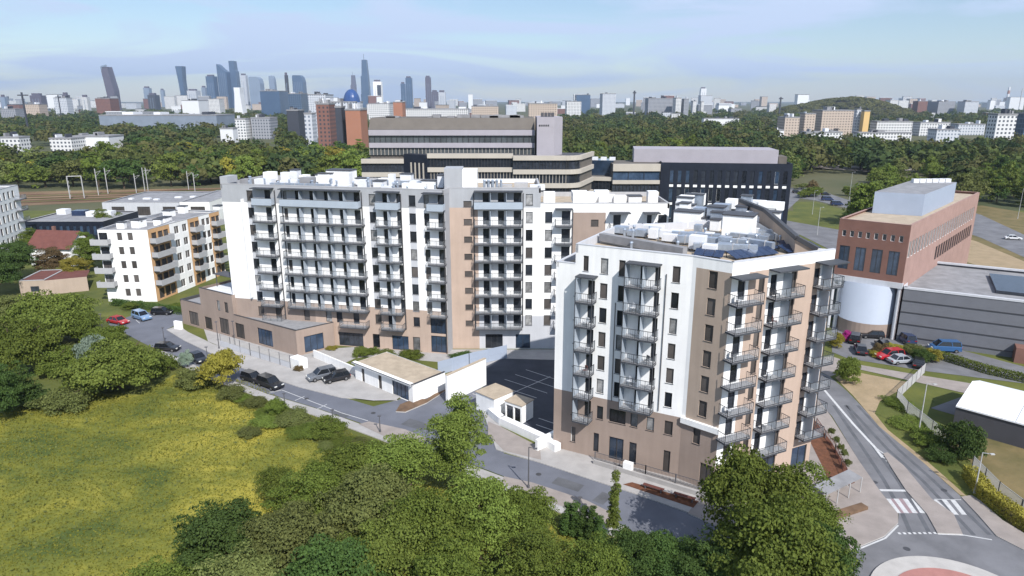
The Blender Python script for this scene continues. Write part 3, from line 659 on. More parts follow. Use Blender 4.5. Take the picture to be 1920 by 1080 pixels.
hq = []; H(hq, PB.S(571, 645), PB.S(607, 640), .3, 3.2, 'door', 'shop_window', 'glass_blue'); wall(wm, PB, 0, PB.L, -.6, zt, hq); flush(PB, annex)
e0 = W2(PA, 0, 0); e0b = W2(PA, 0, 9); ea = W2(PA, sq[0], 0); eab = W2(PA, sq[0], 12); eb = W2(PA, sq[1], 0); ebb = W2(PA, sq[1], 12); ec = W2(PA, PA.L, 0); ed = W2(PB, PB.L, 0)
vwall(wm, e0b, e0, -.6, zl, 0); vwall(wm, ea, eab, zl-.5, zq, 0); vwall(wm, eb, ebb, zt-.5, zq, 0); vwall(wm, ed, (ed[0]-1, ed[1]+4), -.6, zt, 0); vwall(wm, eab, ea, zl-.5, zq, 0); vwall(wm, ebb, eab, 0, zq, 0)
wm.build('wall', ['brown_plaster'], annex)
rf = MB(); rf.add([(*p, zl-.5) for p in (e0, ea, eab, e0b)], [(0, 1, 2, 3)]); rf.add([(*p, zq-.5) for p in (ea, eb, ebb, eab)], [(0, 1, 2, 3)], 1)
rf.add([(*p, zt-.45) for p in (eb, ec, ed, (ed[0]-1, ed[1]+5), ebb)], [(0, 1, 2, 3, 4)], 0); rf.build('roof', ['slab_top', 'roof_white'], annex)
pp = MB(); parapet(pp, [e0, ea], zl, zl+.08, .25); parapet(pp, [ea, eb], zq, zq+.08, .25); parapet(pp, [eb, ec, ed], zt, zt+.08, .25); parapet(pp, [e0b, e0], zl-.4, zl+.07, .2); pp.build('parapet', ['cap_dark'], annex)
dk = MB(PA.T)
for i in range(9): dk.box(sq[1]+6+i*.55, sq[1]+6.45+i*.55, 1.0, 4.2, zt-.43, zt-.36)
dk.build('terrace_decking', ['slab_top'], annex)
pg = MB(PA.T)
for x in (sq[0]+.5, sq[1]-.5): pg.bar((x, 3.5, zq-.5), (x, 3.5, zq+2.0), .12)
pg.box(sq[0]+.3, sq[1]-.3, 3.0, 5.6, zq+2.0, zq+2.1); pg.build('terrace_canopy', ['roof_dark'], annex)
# ================================================================ ground, roads, paving
def sheet(name, px, z, m, base=0.0):
    mb = MB(); mb.add([(*G(u, v, z).xy, z) for (u, v) in px], [tuple(range(len(px)))], 0)
    # triangulate concave outlines
    o = struct(name, mb, [m]); bm = bmesh.new(); bm.from_mesh(o.data); bmesh.ops.triangulate(bm, faces=bm.faces[:], ngon_method='EAR_CLIP')
    bmesh.ops.recalc_face_normals(bm, faces=bm.faces[:])
    if bm.faces and sum(f.normal.z for f in bm.faces) < 0: bmesh.ops.reverse_faces(bm, faces=bm.faces[:])
    bm.to_mesh(o.data); bm.free(); return o
def raised(name, px, z0, z1, m, side='kerb_stone'):
    pts = [G(u, v, z1).xy for (u, v) in px]
    ar = sum(pts[i][0]*pts[(i+1) % len(pts)][1]-pts[(i+1) % len(pts)][0]*pts[i][1] for i in range(len(pts)))
    if ar < 0: pts = pts[::-1]
    mb = MB(); mb.prism(pts, z0, z1, 1, 0, bottom=False); o = struct(name, mb, [m, side])
    bm = bmesh.new(); bm.from_mesh(o.data); bmesh.ops.triangulate(bm, faces=[f for f in bm.faces if len(f.verts) > 4], ngon_method='EAR_CLIP'); bm.to_mesh(o.data); bm.free(); return o
mb = MB(); mb.quad((-10900, -300, 0), (10900, -300, 0), (10900, 14000, 0), (-10900, 14000, 0)); 
mat('asphalt_patch', (0.105, 0.108, 0.118), 0.9, 0.2, 0.6, world_co=True, detail=8)
mat('olive_ground', (0.10, 0.09, 0.035), 0.95, 0.3, 0.2, rgb2=(0.20, 0.15, 0.07), world_co=True, detail=10, bump=0.3)
mat('rail_ballast', (0.13, 0.075, 0.045), 0.95, 0.3, 0.03, rgb2=(0.26, 0.19, 0.11), world_co=True, detail=10)
mat('land_far', (0.05, 0.065, 0.025), 0.95, 0.3, 0.012, rgb2=(0.12, 0.11, 0.06), world_co=True, detail=12, bump=0.0)
struct('ground', mb, ['land_far'])
# near lawn sheet, with small undulations, around the whole block
def lawn(name, x0, x1, y0, y1, z, m, nx=60, ny=60, amp=0.0):
    mb = MB(); vs = []; 
    for j in range(ny+1):
        for i in range(nx+1):
            x = x0+(x1-x0)*i/nx; y = y0+(y1-y0)*j/ny; vs.append((x, y, z+amp*(math.sin(x*.35)*math.cos(y*.28)+.5*math.sin(x*.9+y*.6))))
    mb.add(vs, [(j*(nx+1)+i, j*(nx+1)+i+1, (j+1)*(nx+1)+i+1, (j+1)*(nx+1)+i) for j in range(ny) for i in range(nx)])
    return struct(name, mb, [m])
sheet('grass_verge', [(-500, 1500), (2500, 1500), (2500, 395), (-500, 395)], 0.01, 'grass_green')
# meadow
m = mat('meadow_grass', (0.065, 0.09, 0.018), 0.95, 0.3, 0.11, rgb2=(0.30, 0.26, 0.04), world_co=True, detail=15, bump=0.7)
nt = m.node_tree; rmp = [n for n in nt.nodes if n.type == 'VALTORGB'][0]; rmp.color_ramp.elements[0].position = .42; rmp.color_ramp.elements[1].position = .585
e = rmp.color_ramp.elements.new(.5); e.color = (0.15, 0.155, 0.024, 1)
geo_ = [n for n in nt.nodes if n.type == 'NEW_GEOMETRY'][0]; mpp = N(nt, 'ShaderNodeMapping'); mpp.inputs['Scale'].default_value = (0.85, 1.25, 1); mpp.inputs['Rotation'].default_value = (0, 0, R(12)); nt.links.new(geo_.outputs['Position'], mpp.inputs[0])
for n in nt.nodes:
    if n.type == 'TEX_NOISE': nt.links.new(mpp.outputs[0], n.inputs['Vector'])
ns_ = [n for n in nt.nodes if n.type == 'TEX_NOISE']; ns_[0].inputs['Distortion'].default_value = 0.5; ns_[0].inputs['Roughness'].default_value = .72
n3 = N(nt, 'ShaderNodeTexNoise'); n3.inputs['Scale'].default_value = .035; n3.inputs['Detail'].default_value = 3; nt.links.new(mpp.outputs[0], n3.inputs['Vector']); mm_ = N(nt, 'ShaderNodeMix'); mm_.inputs[0].default_value = .45; nt.links.new(ns_[0].outputs['Fac'], mm_.inputs[2]); nt.links.new(n3.outputs['Fac'], mm_.inputs[3]); nt.links.new(mm_.outputs[0], rmp.inputs[0])
sheet('meadow', [(-400, 900), (0, 775), (120, 735), (260, 740), (330, 700), (440, 745), (530, 800), (610, 840), (700, 890), (900, 930), (1040, 985), (1140, 1010), (1180, 1400), (-400, 1500)], 0.03, 'meadow_grass')
# main street
RD = .05
sheet('road', [(203, 608), (262, 586), (345, 585), (348, 600), (312, 618), (345, 638), (455, 690), (560, 724), (640, 744), (700, 762), (745, 750), (830, 720), (900, 690), (905, 765), (945, 850), (1010, 867), (1190, 925), (1290, 962), (1500, 1050), (1460, 1100), (1250, 1040), (1170, 985), (945, 893), (800, 838), (690, 798), (600, 767), (500, 737), (400, 700), (330, 672), (262, 640)], RD, 'asphalt_blue')
raised('pavement', [(312, 618), (335, 610), (352, 622), (400, 645), (545, 690), (590, 700), (640, 720), (690, 728), (735, 738), (745, 750), (700, 748), (640, 745), (560, 725), (455, 690), (345, 638)], 0, .16, 'paving_light')
sheet('forecourt', [(548, 690), (588, 665), (700, 700), (765, 735), (742, 750), (700, 751), (660, 746)], .165+.02, 'paving_light')
raised('pavement', [(300, 655), (400, 700), (500, 738), (600, 768), (690, 800), (800, 839), (900, 878), (1000, 915), (1060, 940), (1170, 986), (1150, 1005), (1060, 965), (990, 935), (900, 900), (800, 857), (690, 815), (600, 782), (500, 750), (400, 713), (296, 664)], 0, .14, 'paving_light')
sheet('bus_bay', [(672, 795), (692, 790), (760, 805), (840, 838), (800, 846), (730, 822)], .165, 'paving_pink')
sheet('bus_bay', [(945, 893), (1000, 905), (1100, 938), (1160, 968), (1140, 985), (1020, 935), (940, 905)], .165, 'paving_pink')
raised('pavement', [(930, 842), (1010, 866), (1190, 925), (1290, 960), (1330, 940), (1330, 905), (1120, 850), (1060, 828), (1000, 845), (940, 800), (905, 770)], 0, .15, 'paving_light')
sheet('courtyard_ground', [(558, 668), (600, 655), (700, 648), (840, 655), (1130, 655), (1130, 685), (905, 692), (835, 705), (700, 692), (640, 692)], .05, 'paving_light')
sheet('annex_terrace', [(380, 610), (470, 632), (560, 660), (575, 672), (548, 690), (470, 667), (415, 650), (390, 640)], .06, 'paving_light')
sheet('ramp_surface', [(915, 790), (940, 800), (1012, 838), (1015, 862), (945, 845), (915, 815)], .17, 'paving_pink')
sheet('courtyard_lawn', [(640, 684), (665, 672), (700, 668), (838, 680), (850, 704), (760, 690), (700, 675), (664, 690)], .14, 'grass_green')
# dark car park
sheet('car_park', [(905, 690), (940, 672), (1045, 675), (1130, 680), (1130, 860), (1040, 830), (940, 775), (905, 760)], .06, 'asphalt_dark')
pm = MB()
def stripe(mb, pts, w, z):
    for (a, b) in zip(pts[:-1], pts[1:]):
        p = G(*a, z); q = G(*b, z); d = (q-p).normalized(); n = Vector((-d.y, d.x, 0))*w/2
        mb.add([p-n, q-n, q+n, p+n], [(0, 1, 2, 3)])
for k in range(6):
    u = 1028-k*20; v = 706+k*9
    stripe(pm, [(u-42, v-13), (u+38, v+13)], .12, .07)
stripe(pm, [(1032, 706), (944, 744)], .12, .0745); stripe(pm, [(1010, 784), (1045, 796)], .12, .07); stripe(pm, [(1005, 796), (1040, 808)], .12, .07)
struct('parking_markings', pm, ['road_paint'])
pm = MB()
stripe(pm, [(505, 735), (528, 731), (640, 774), (690, 789)], .12, RD+.006)
for (a, b) in (((553, 751), (571, 743)), ((592, 768), (613, 758)), ((505, 737), (529, 731))): stripe(pm, [a, b], .12, RD+.008)
for (a, b) in (((352, 588), (372, 592)), ((330, 587), (300, 590)), ((255, 600), (262, 606)), ((236, 597), (205, 607))): stripe(pm, [a, b], .12, RD+.006)
struct('parking_markings', pm, ['road_paint'])
# kerb island with the planter beside the garage
raised('traffic_island', [(742, 771), (750, 758), (775, 748), (800, 748), (835, 725), (842, 728), (800, 755), (760, 772)], 0, .2, 'soil')
# ---- avenue on the right
av = [(1560, 780), (1610, 863), (1649, 919), (1685, 963), (1684, 980), (1658, 1005), (1605, 1027), (1560, 1040), (1480, 1120), (1480, 1500), (2600, 1500), (2300, 1100), (1920, 1031), (1869, 1005), (1835, 966), (1802, 931), (1730, 866), (1685, 830), (1648, 799), (1615, 761), (1588, 733), (1556, 706), (1500, 680), (1480, 700)]
sheet('road', av, RD+.004, 'asphalt_worn')
raised('pavement', [(1490, 690), (1560, 783), (1610, 863), (1649, 919), (1684, 963), (1684, 980), (1658, 1005), (1605, 1027), (1560, 1040), (1400, 1010), (1290, 962), (1330, 900), (1420, 880), (1500, 850), (1525, 800), (1500, 720)], 0, .158, 'paving_pink')
raised('traffic_island', [(1656, 850), (1672, 877), (1699, 919), (1738, 963), (1758, 999), (1805, 1001), (1788, 963), (1747, 935), (1694, 872), (1664, 848)], .0, .16, 'paving_pink')
raised('pavement', [(1802, 931), (1835, 966), (1869, 1005), (1920, 1031), (2050, 1080), (2080, 1050), (1930, 1005), (1880, 975), (1840, 940), (1822, 928)], 0, .15, 'paving_pink')
cc = G(1812, 1152, 0)
mb = MB(); mb.tube((cc.x, cc.y, 0), (cc.x, cc.y, .22), 7.4, 7.4, 64); tag(mb.build('roundabout_apron', ['kerb_stone']), kind='structure')
mb = MB(); mb.tube((cc.x, cc.y, .1), (cc.x, cc.y, .3), 5.6, 5.6, 64); tag(mb.build('roundabout_island', ['red_paving']), kind='structure')
pm = MB(); zz = RD+.012
stripe(pm, [(1543, 728), (1600, 795), (1640, 838), (1655, 858)], .35, zz); stripe(pm, [(1640, 838), (1670, 860), (1694, 874)], .16, zz+.004)
for t in range(4): u = 1655+t*5; stripe(pm, [(u-4, 852+t*6), (u+10, 857+t*4)], .2, zz+.008)
stripe(pm, [(1650, 919), (1701, 920)], .4, zz); stripe(pm, [(1802, 937), (1752, 936)], .1, zz)
for (u0, u1) in ((1668, 1688), (1683, 1703), (1700, 1719), (1716, 1733)): stripe(pm, [(u0-3, 935), (u1-3, 962)], .5, zz)
for (u0, u1) in ((1752, 1782), (1770, 1793), (1786, 1808)): stripe(pm, [(u0, 937), (u1, 965)], .5, zz)
for k in range(8): stripe(pm, [(1684+k*9.5, 1000-.1*k), (1689+k*9.5, 1000-.1*k)], .3, zz)
stripe(pm, [(1758, 1001), (1806, 1003)], .2, zz); stripe(pm, [(1806, 1003), (1860, 1012)], .15, zz+.003); stripe(pm, [(1684, 985), (1660, 1009), (1606, 1031)], .18, zz)
struct('road_markings', pm, ['road_paint'])
pm = MB(); zz = RD+.0085
stripe(pm, [(1676, 935), (1703, 962)], 2.2, zz); struct('crossing_surface', pm, ['paving_rose'])
wr = MB(); zw = RD+.0065
for off in (-9, 13): stripe(wr, [(1572+off, 760), (1628+off, 842), (1668+off*1.2, 900), (1704+off*1.4, 962), (1722+off*1.6, 1000)], .45, zw)
for off in (-8, 12): stripe(wr, [(1596+off, 760), (1672+off, 842), (1737+off, 900), (1798+off*1.3, 962), (1838+off*1.5, 1003)], .45, zw)
struct('road_wear', wr, ['asphalt_patch'])
pt = MB()
for (a, b, w) in (((620, 772), (650, 782), 1.4), ((760, 790), (800, 802), 2.0), ((1040, 900), (1090, 916), 1.6), ((480, 712), (520, 724), 1.2), ((1120, 930), (1140, 938), 2.2)): stripe(pt, [a, b], w, RD+.004)
struct('road_repairs', pt, ['asphalt_patch'])
mh = MB()
for (u, v) in ((575, 748), (700, 775), (860, 830), (1010, 890), (1150, 945), (1640, 905), (1770, 920), (1700, 1030), (1560, 1060)):
    p = G(u, v, 0); mh.tube((p.x, p.y, RD), (p.x, p.y, RD+.016), .33, .33, 14)
struct('manhole_covers', mh, ['cap_dark'])
# side street and lots behind
sheet('road', [(1500, 676), (1560, 668), (1600, 682), (1730, 704), (1810, 717), (1960, 745), (1960, 765), (1800, 735), (1700, 712), (1600, 690), (1556, 706)], RD+.008, 'paving_pink')
sheet('parking_lot', [(1560, 600), (1600, 612), (1740, 640), (1930, 690), (1930, 720), (1730, 695), (1590, 672), (1560, 660)], RD, 'asphalt_worn')
sheet('dry_verge', [(1592, 695), (1700, 716), (1690, 730), (1650, 752), (1640, 775), (1665, 806), (1735, 862), (1770, 892), (1812, 930), (1800, 928), (1730, 866), (1685, 830), (1648, 799), (1600, 742), (1566, 708)], .04, 'dry_ground')
sheet('dry_lot', [(1900, 1000), (1830, 880), (1790, 830), (1790, 770), (1960, 800), (2100, 900), (2100, 1010)], .03, 'olive_ground')
sheet('grey_patch', [(1745, 765), (1800, 745), (1860, 750), (1960, 800), (1960, 840), (1850, 812), (1790, 778)], .045, 'asphalt_worn')  # flat grey ground patch around the left end of the marquee
sheet('soil_strip', [(1500, 790), (1522, 780), (1560, 830), (1603, 905), (1560, 920), (1540, 870)], .17, 'bark_mulch')
sheet('soil_strip', [(1168, 908), (1185, 904), (1310, 940), (1300, 952)], .17, 'bark_mulch')
# far highway, verge and rails
sheet('road', [(1440, 385), (1480, 352), (1520, 352), (1600, 378), (1640, 392), (1700, 420), (1640, 425), (1595, 392), (1530, 376), (1500, 372), (1470, 400)], .06, 'asphalt_worn')
sheet('road', [(1430, 405), (1500, 418), (1580, 432), (1620, 455), (1600, 500), (1560, 470), (1500, 440), (1400, 440)], .06, 'asphalt_worn')
sheet('grass_verge', [(1487, 378), (1530, 378), (1592, 396), (1560, 420), (1487, 414)], .05, 'grass_green')
sheet('dry_verge', [(1760, 395), (1840, 385), (1960, 405), (2200, 440), (2200, 640), (1930, 560), (1780, 500)], .025, 'olive_ground')
sheet('road', [(1780, 385), (1840, 403), (1920, 440), (2100, 500), (2100, 560), (1920, 482), (1840, 446), (1780, 425)], .06, 'asphalt_worn')
sheet('road', [(1500, 300), (1640, 316), (1760, 312), (1760, 316), (1640, 323), (1500, 312)], .06, 'paving_pink')
sheet('dry_verge', [(1830, 452), (1920, 490), (2100, 540), (2100, 600), (1900, 520), (1780, 480), (1780, 440)], .05, 'dry_ground')
sheet('railway_bed', [(-200, 366), (30, 360), (200, 356), (420, 352), (700, 350), (700, 362), (420, 368), (200, 378), (40, 386), (-200, 396)], .05, 'rail_ballast')
rg = MB()
for k in range(3): stripe(rg, [(-200, 376+k*6), (420, 355.5+k*4.2), (700, 352+k*3.5)], 2.6, .09)
struct('trackside_grass', rg, ['grass_green'])
rl = MB()
for k in range(5):
    for (a, b) in (((-200, 372+k*4), (420, 354+k*3)), ((420, 354+k*3), (700, 351+k*2.4))): stripe(rl, [a, b], 1.1, .3)
o = struct('railway_tracks', rl, ['rust_red'])

# ================================================================ small structures by the street
def simple_thing(name, mb, mats, label, cat, group=None):
    o = mb.build(name, mats); return tag(o, label, cat, group)
def Fpx(a, b): return Fac(G(*a), G(*b))
# garage row: white boxes with tan gravel roof
gf = Fpx((667, 712), (775, 757)); gl = gf.L
gar = root('bin_store', gf.p0, 'white open-fronted bin store with tan roof and dark doorways beside the forecourt', 'outbuilding')
hg = []; H(hg, 1.6, 2.3, .1, 2.35, 'door', 'door', 'glass_shutter'); H(hg, gl*.42, gl*.42+.8, .1, 2.35, 'door', 'door', 'glass_shutter'); H(hg, gl*.66, gl*.93, .1, 2.4, 'door', 'door', 'glass_blue')
mb = MB(); wall(mb, gf, 0, gl, 0, 2.9, hg, dep=.5)
P = [W2(gf, 0, 0), W2(gf, gl, 0), W2(gf, gl+.2, 6.2), W2(gf, 0.2, 6.2)]
vwall(mb, P[1], P[2], 0, 2.9, 0); vwall(mb, P[2], P[3], 0, 2.9, 0); vwall(mb, P[3], P[0], 0, 2.9, 0); mb.build('wall', ['white_plaster'], gar)
flush(gf, gar)
mb = MB(); mb.add([(*W2(gf, a, b), 2.92) for (a, b) in ((.1, .3), (gl-.1, .3), (gl, 6), (.3, 6))], [(0, 1, 2, 3)]); mb.build('roof', ['roof_tan'], gar)
mb = MB(gf.T); mb.box(-.1, gl+.15, -.55, .25, 2.9, 3.08); mb.build('fascia', ['white_plaster'], gar)
mb = MB(gf.T); mb.box(-.1, gl+.15, -.6, -.5, 3.08, 3.14); mb.box(gl, gl+.2, -.5, 6.2, 3.0, 3.1); mb.build('coping', ['cap_dark'], gar)
def wallpx(name, pts, h, t, m, label, cat, z0=0, cap=None, group=None):
    r_ = root(name, G(*pts[0]), label, cat, group); mb = MB(); cp = MB()
    for (a, b) in zip(pts[:-1], pts[1:]):
        p, q = G(*a), G(*b); d = (q-p).normalized(); n = Vector((-d.y, d.x, 0))
        vs = [p, q, q+n*t, p+n*t]; mb.add([(w.x, w.y, z0) for w in vs]+[(w.x, w.y, z0+h) for w in vs], [(0, 1, 5, 4), (1, 2, 6, 5), (2, 3, 7, 6), (3, 0, 4, 7), (4, 5, 6, 7)])
        if cap: vs = [p-n*.05, q-n*.05, q+n*(t+.05), p+n*(t+.05)]; cp.add([(w.x, w.y, z0+h+.002) for w in vs]+[(w.x, w.y, z0+h+.07) for w in vs], [(0, 1, 5, 4), (1, 2, 6, 5), (2, 3, 7, 6), (3, 0, 4, 7), (4, 5, 6, 7)])
    mb.build('wall_face', [m], r_)
    if cap: cp.build('coping', [cap], r_)
    return r_
wallpx('garden_wall', [(588, 672), (667, 706)], 1.5, .25, 'white_plaster', 'low white wall behind the two cars parked on the forecourt', 'wall')
wallpx('garden_wall', [(775, 745), (812, 735), (850, 712)], 1.3, .3, 'white_plaster', 'low white planter wall beside the open end of the bin store', 'wall', cap='soil')
wallpx('garden_wall', [(840, 757), (912, 722)], 4.3, .4, 'white_plaster', 'tall white wall with tan coping at the left of the dark car park', 'wall', cap='roof_tan')
# ramp house
rf_ = Fpx((893, 768), (942, 790))
rh = root('ramp_house', rf_.p0, 'white garage ramp house with flat tan roof behind the tall street tree', 'outbuilding')
mb = MB(rf_.T); mb.box(0, 3.6, 0, 3.8, 0, 2.7); mb.build('wall', ['white_plaster'], rh); mb = MB(rf_.T); mb.box(-.1, 3.7, -.1, 3.9, 2.703, 2.82); mb.build('roof', ['roof_tan'], rh)
kf = Fpx((947, 785), (978, 796)); kl = kf.L
ks = root('kiosk', kf.p0, 'small white kiosk with three glazed doors and tan roof at the car park corner', 'kiosk')
mb = MB(); hk = []; H(hk, .15, kl*.48, .1, 2.2, 'white', 'door', 'glass_dark'); H(hk, kl*.54, kl*.92, .1, 2.2, 'white', 'door', 'glass_dark')
wall(mb, kf, 0, kl, 0, 2.6, hk, dep=.2); P = [W2(kf, 0, 0), W2(kf, kl, 0), W2(kf, kl, 2.6), W2(kf, 0, 2.6)]
for i in (1, 2, 3): vwall(mb, P[i], P[(i+1) % 4], 0, 2.6, 0)
mb.build('wall', ['white_plaster'], ks); flush(kf, ks); mb = MB(kf.T); mb.box(-.08, kl+.08, -.08, 2.7, 2.602, 2.72); mb.build('roof', ['roof_tan'], ks)
wallpx('retaining_wall', [(915, 780), (935, 797), (1010, 832), (1040, 850)], 1.1, 1.0, 'white_plaster', 'white retaining wall running down beside the car park to the street', 'wall')
wallpx('retaining_wall', [(1008, 848), (1046, 828)], 1.6, .4, 'white_plaster', 'short white stair wall at the street corner of the front block', 'wall')
def fencepx(name, pts, h, m, label, step=.16, bw=.05, z0=0.1, post=2.4, panel=None):
    r_ = root(name, G(*pts[0]), label, 'fence'); mb = MB(); ps = MB()
    for (a, b) in zip(pts[:-1], pts[1:]):
        p, q = G(*a), G(*b); Ln = (q-p).length
        up = Vector((0, 0, 1)); 
        if panel: mb.bar(p+up*(z0+h/2), q+up*(z0+h/2), .04) ; d = (q-p).normalized(); mb.add([p+up*z0, q+up*z0, q+up*(z0+h), p+up*(z0+h)], [(0, 1, 2, 3)])
        else:
            mb.bar(p+up*(z0+h), q+up*(z0+h), bw); mb.bar(p+up*(z0+.1), q+up*(z0+.1), bw)
            for i in range(int(Ln/step)): w = p+(q-p)*(i+.5)/int(Ln/step); mb.bar(w+up*z0, w+up*(z0+h), bw*.6)
        n = max(1, int(Ln/post))
        for i in range(n+1): w = p+(q-p)*i/n; ps = MB(); ps.bar(w, w+up*(z0+h+.08), .09); ps.build('fence_post', ['metal_pole' if not panel else m], r_)
    mb.build('fence_panel', [m], r_); return r_
wallpx('retaining_wall', [(413, 650), (470, 668), (545, 692)], 1.1, .2, 'light_grey_plaster', 'pale low wall under the vertical-bar fence before the brown annex', 'wall')
fencepx('fence', [(415, 650), (470, 668), (545, 692)], 1.2, 'pale_pole', 'pale vertical-bar fence on a low wall in front of the brown annex', z0=1.1)
fencepx('fence', [(800, 742), (850, 712)], 1.0, 'metal_pole', 'short dark rail on the planter beside the bin store')
fencepx('fence', [(822, 705), (880, 688), (950, 672)], 2.3, 'cladding_blue', 'grey panel fence between the courtyard lawn and the car park', panel=True)
fencepx('fence', [(1115, 866), (1210, 892), (1325, 926)], 1.0, 'metal_pole', 'black handrail along the ramp at the foot of the front block', z0=.3)
fencepx('fence', [(1733, 700), (1680, 752), (1700, 775), (1772, 832)], 1.6, 'pale_pole', 'bent pale mesh fence beside the avenue verge', step=.12)
fencepx('fence', [(1822, 880), (1870, 930), (1960, 1000)], 1.6, 'pale_pole', 'pale mesh fence behind the clipped hedge by the roundabout', step=.12)
fencepx('fence', [(1530, 800), (1565, 850), (1590, 905)], 1.1, 'rust_red', 'rusty railing round the planting strip at the corner block', step=.3)
wallpx('bin_enclosure', [(544, 689), (562, 696)], 1.8, 1.6, 'white_plaster', 'small white enclosure at the end of the pale street fence', 'enclosure')
wallpx('utility_cabinet', [(327, 618), (340, 620)], 1.7, .5, 'white_plaster', 'white utility cabinet on the pavement corner near the brown annex', 'cabinet')
# low ramp wall along B base
wallpx('ramp_wall', [(1112, 872), (1210, 902), (1325, 938)], .7, .25, 'paving_light', 'low pale ramp wall along the street side of the front block', 'wall')
wallpx('utility_cabinet', [(1167, 888), (1183, 893)], 1.5, .6, 'white_plaster', 'cream utility cabinet against the ramp wall of the front block', 'cabinet')
# white canopy shelter by corner
sh = root('bicycle_shelter', G(1545, 955), 'open shelter with a flat pale roof on thin posts beside the corner pavement', 'shelter')
mb = MB(); a, b = G(1546, 958), G(1612, 925); d = (b-a).normalized(); n = Vector((-d.y, d.x, 0)); up = Vector((0, 0, 1))
mb.add([a+up*1.9, b+up*1.9, b+n*1.6+up*2.1, a+n*1.6+up*2.1, a+up*2.0, b+up*2.0, b+n*1.6+up*2.2, a+n*1.6+up*2.2], [(0, 3, 2, 1), (0, 1, 5, 4), (1, 2, 6, 5), (2, 3, 7, 6), (3, 0, 4, 7), (4, 5, 6, 7)]); mb.build('roof', ['roof_grey'], sh)
mb = MB()
for t in (0, .33, .66, 1):
    for k in (0, 1.5): w = a+(b-a)*t+n*k; mb.bar(w, w+up*1.95, .08)
mb.build('shelter_post', ['pale_pole'], sh)
tag_o = wallpx('planter', [(1553, 982), (1627, 958)], .5, .9, 'soil', 'long brown planter in front of the open shelter', 'planter')
# bench like timbers
def bench(u, v, rz, label):
    r_ = root('park_bench', G(u, v, .17), label, 'bench', rz=rz)
    s = MB(); 
    for i in range(4): s.box(-1.2, 1.2, -.25+i*.13, -.15+i*.13, .42, .46)
    ORG[r_] = Vector((0, 0, 0)); s.build('seat', ['rust_red'], r_)
    for x in (-.9, .9): l = MB(); l.box(x-.05, x+.05, -.22, .22, 0, .42); l.build('leg', ['metal_pole'], r_)
bench(1225, 919, R(-32), 'reddish slatted bench in the mulch bed, nearer the utility cabinet'); bench(1283, 936, R(-32), 'reddish slatted bench in the mulch bed, nearer the big dark tree')
# round topiary pots by avenue corner
for i, (u, v) in enumerate(((1557, 828), (1566, 843), (1575, 856), (1582, 868), (1588, 880))):
    pass
# lamps and poles
def lamp(u, v, h, label, arm=True, m='metal_pole', group='street lamps'):
    r_ = root('street_lamp', G(u, v), label, 'street lamp', group); ORG[r_] = Vector((0, 0, 0))
    p = MB(); p.tube((0, 0, 0), (0, 0, h), .09, .05, 8); p.tube((0, 0, 0), (0, 0, .5), .14, .14, 8); p.build('pole', [m], r_)
    if arm: a = MB(); a.bar((0, 0, h), (.7, -.5, h+.1), .06); a.build('arm', [m], r_)
    hd = MB(); x = (.7, -.5, h+.1) if arm else (0, 0, h+.05); hd.box(x[0]-.22, x[0]+.22, x[1]-.12, x[1]+.12, x[2]-.05, x[2]+.05); hd.build('lamp_head', [m], r_)
lamp(991, 917, 5.2, 'black street lamp beside the street below the front block')
for (u, v, h, t) in ((441, 648, 4.5, 'dark street lamp beside the annex fence'), (535, 768, 2.4, 'short dark lamp on the kerb by the empty bays'), (625, 800, 2.4, 'short dark lamp at the meadow kerb, near the bus bay'), (713, 812, 2.4, 'short dark lamp on the bus bay kerb'), (194, 628, 4, 'dark lamp at the far parking bays beside the red car'), (309, 645, 3, 'dark lamp beside the street behind the round black car'), (391, 688, 3.4, 'dark lamp beside the yellowish street tree'), (1087, 968, 2.2, 'short dark post behind the hedge of cypresses'), (411, 655, 5, 'slim dark lamp at the annex verge')): lamp(u, v, h, t, arm=False)
for (u, v, h, t) in ((1532, 441, 9, 'pale street lamp on the far lawn by the navy block'), (1592, 375, 12, 'tall pale lamp behind the far highway'), (1722, 812, 7, 'dark lamp inside the bent mesh fence'), (1827, 925, 5, 'dark lamp beside the roundabout hedge'), (1908, 410, 11, 'pale highway lamp right of the brick offices'), (1523, 402, 9, 'pale lamp on the road island behind the front block'), (1102, 400, 14, 'tall pale lamp between the two office buildings'), (1855, 318, 12, 'pale lamp among trees at the far right'), (1662, 312, 11, 'tall pale pole on the far embankment')): lamp(u, v, h, t, m='pale_pole')
def mast(u, v, h, label, w=0):
    r_ = root('catenary_mast', G(u, v), label, 'railway mast', 'railway masts'); ORG[r_] = Vector((0, 0, 0))
    p = MB()
    if w: p.bar((0, 0, 0), (0, 0, h), .3); p.bar((w, 2, 0), (w, 2, h), .3); p.bar((0, 0, h), (w, 2, h), .3); [p.bar((0, 0, h*i/5), (0.01, .8, h*(i+1)/5), .12) for i in range(5)]
    else: p.bar((0, 0, 0), (0, 0, h), .26); p.bar((0, 0, h*.85), (2.6, 0, h*.92), .12); p.bar((0, 0, h*.7), (2.6, 0, h*.92), .1)
    p.build('pole', ['pale_pole'], r_)
for (u, v, h, w) in ((132, 374, 10, 5), (185, 366, 12, 0), (203, 364, 12, 0), (256, 362, 9, 0), (272, 358, 11, 0), (278, 358, 11, 0), (354, 356, 9, 0), (366, 360, 9, 0)): mast(u, v, h, 'pale portal mast over the railway tracks' if w else 'slim pale mast beside the railway tracks', w)
# sign
sg = root('road_sign', G(1858, 420), 'small green-grey road sign among trees', 'sign') if False else None
# round pink flower tree sculpture / bush handled with plants

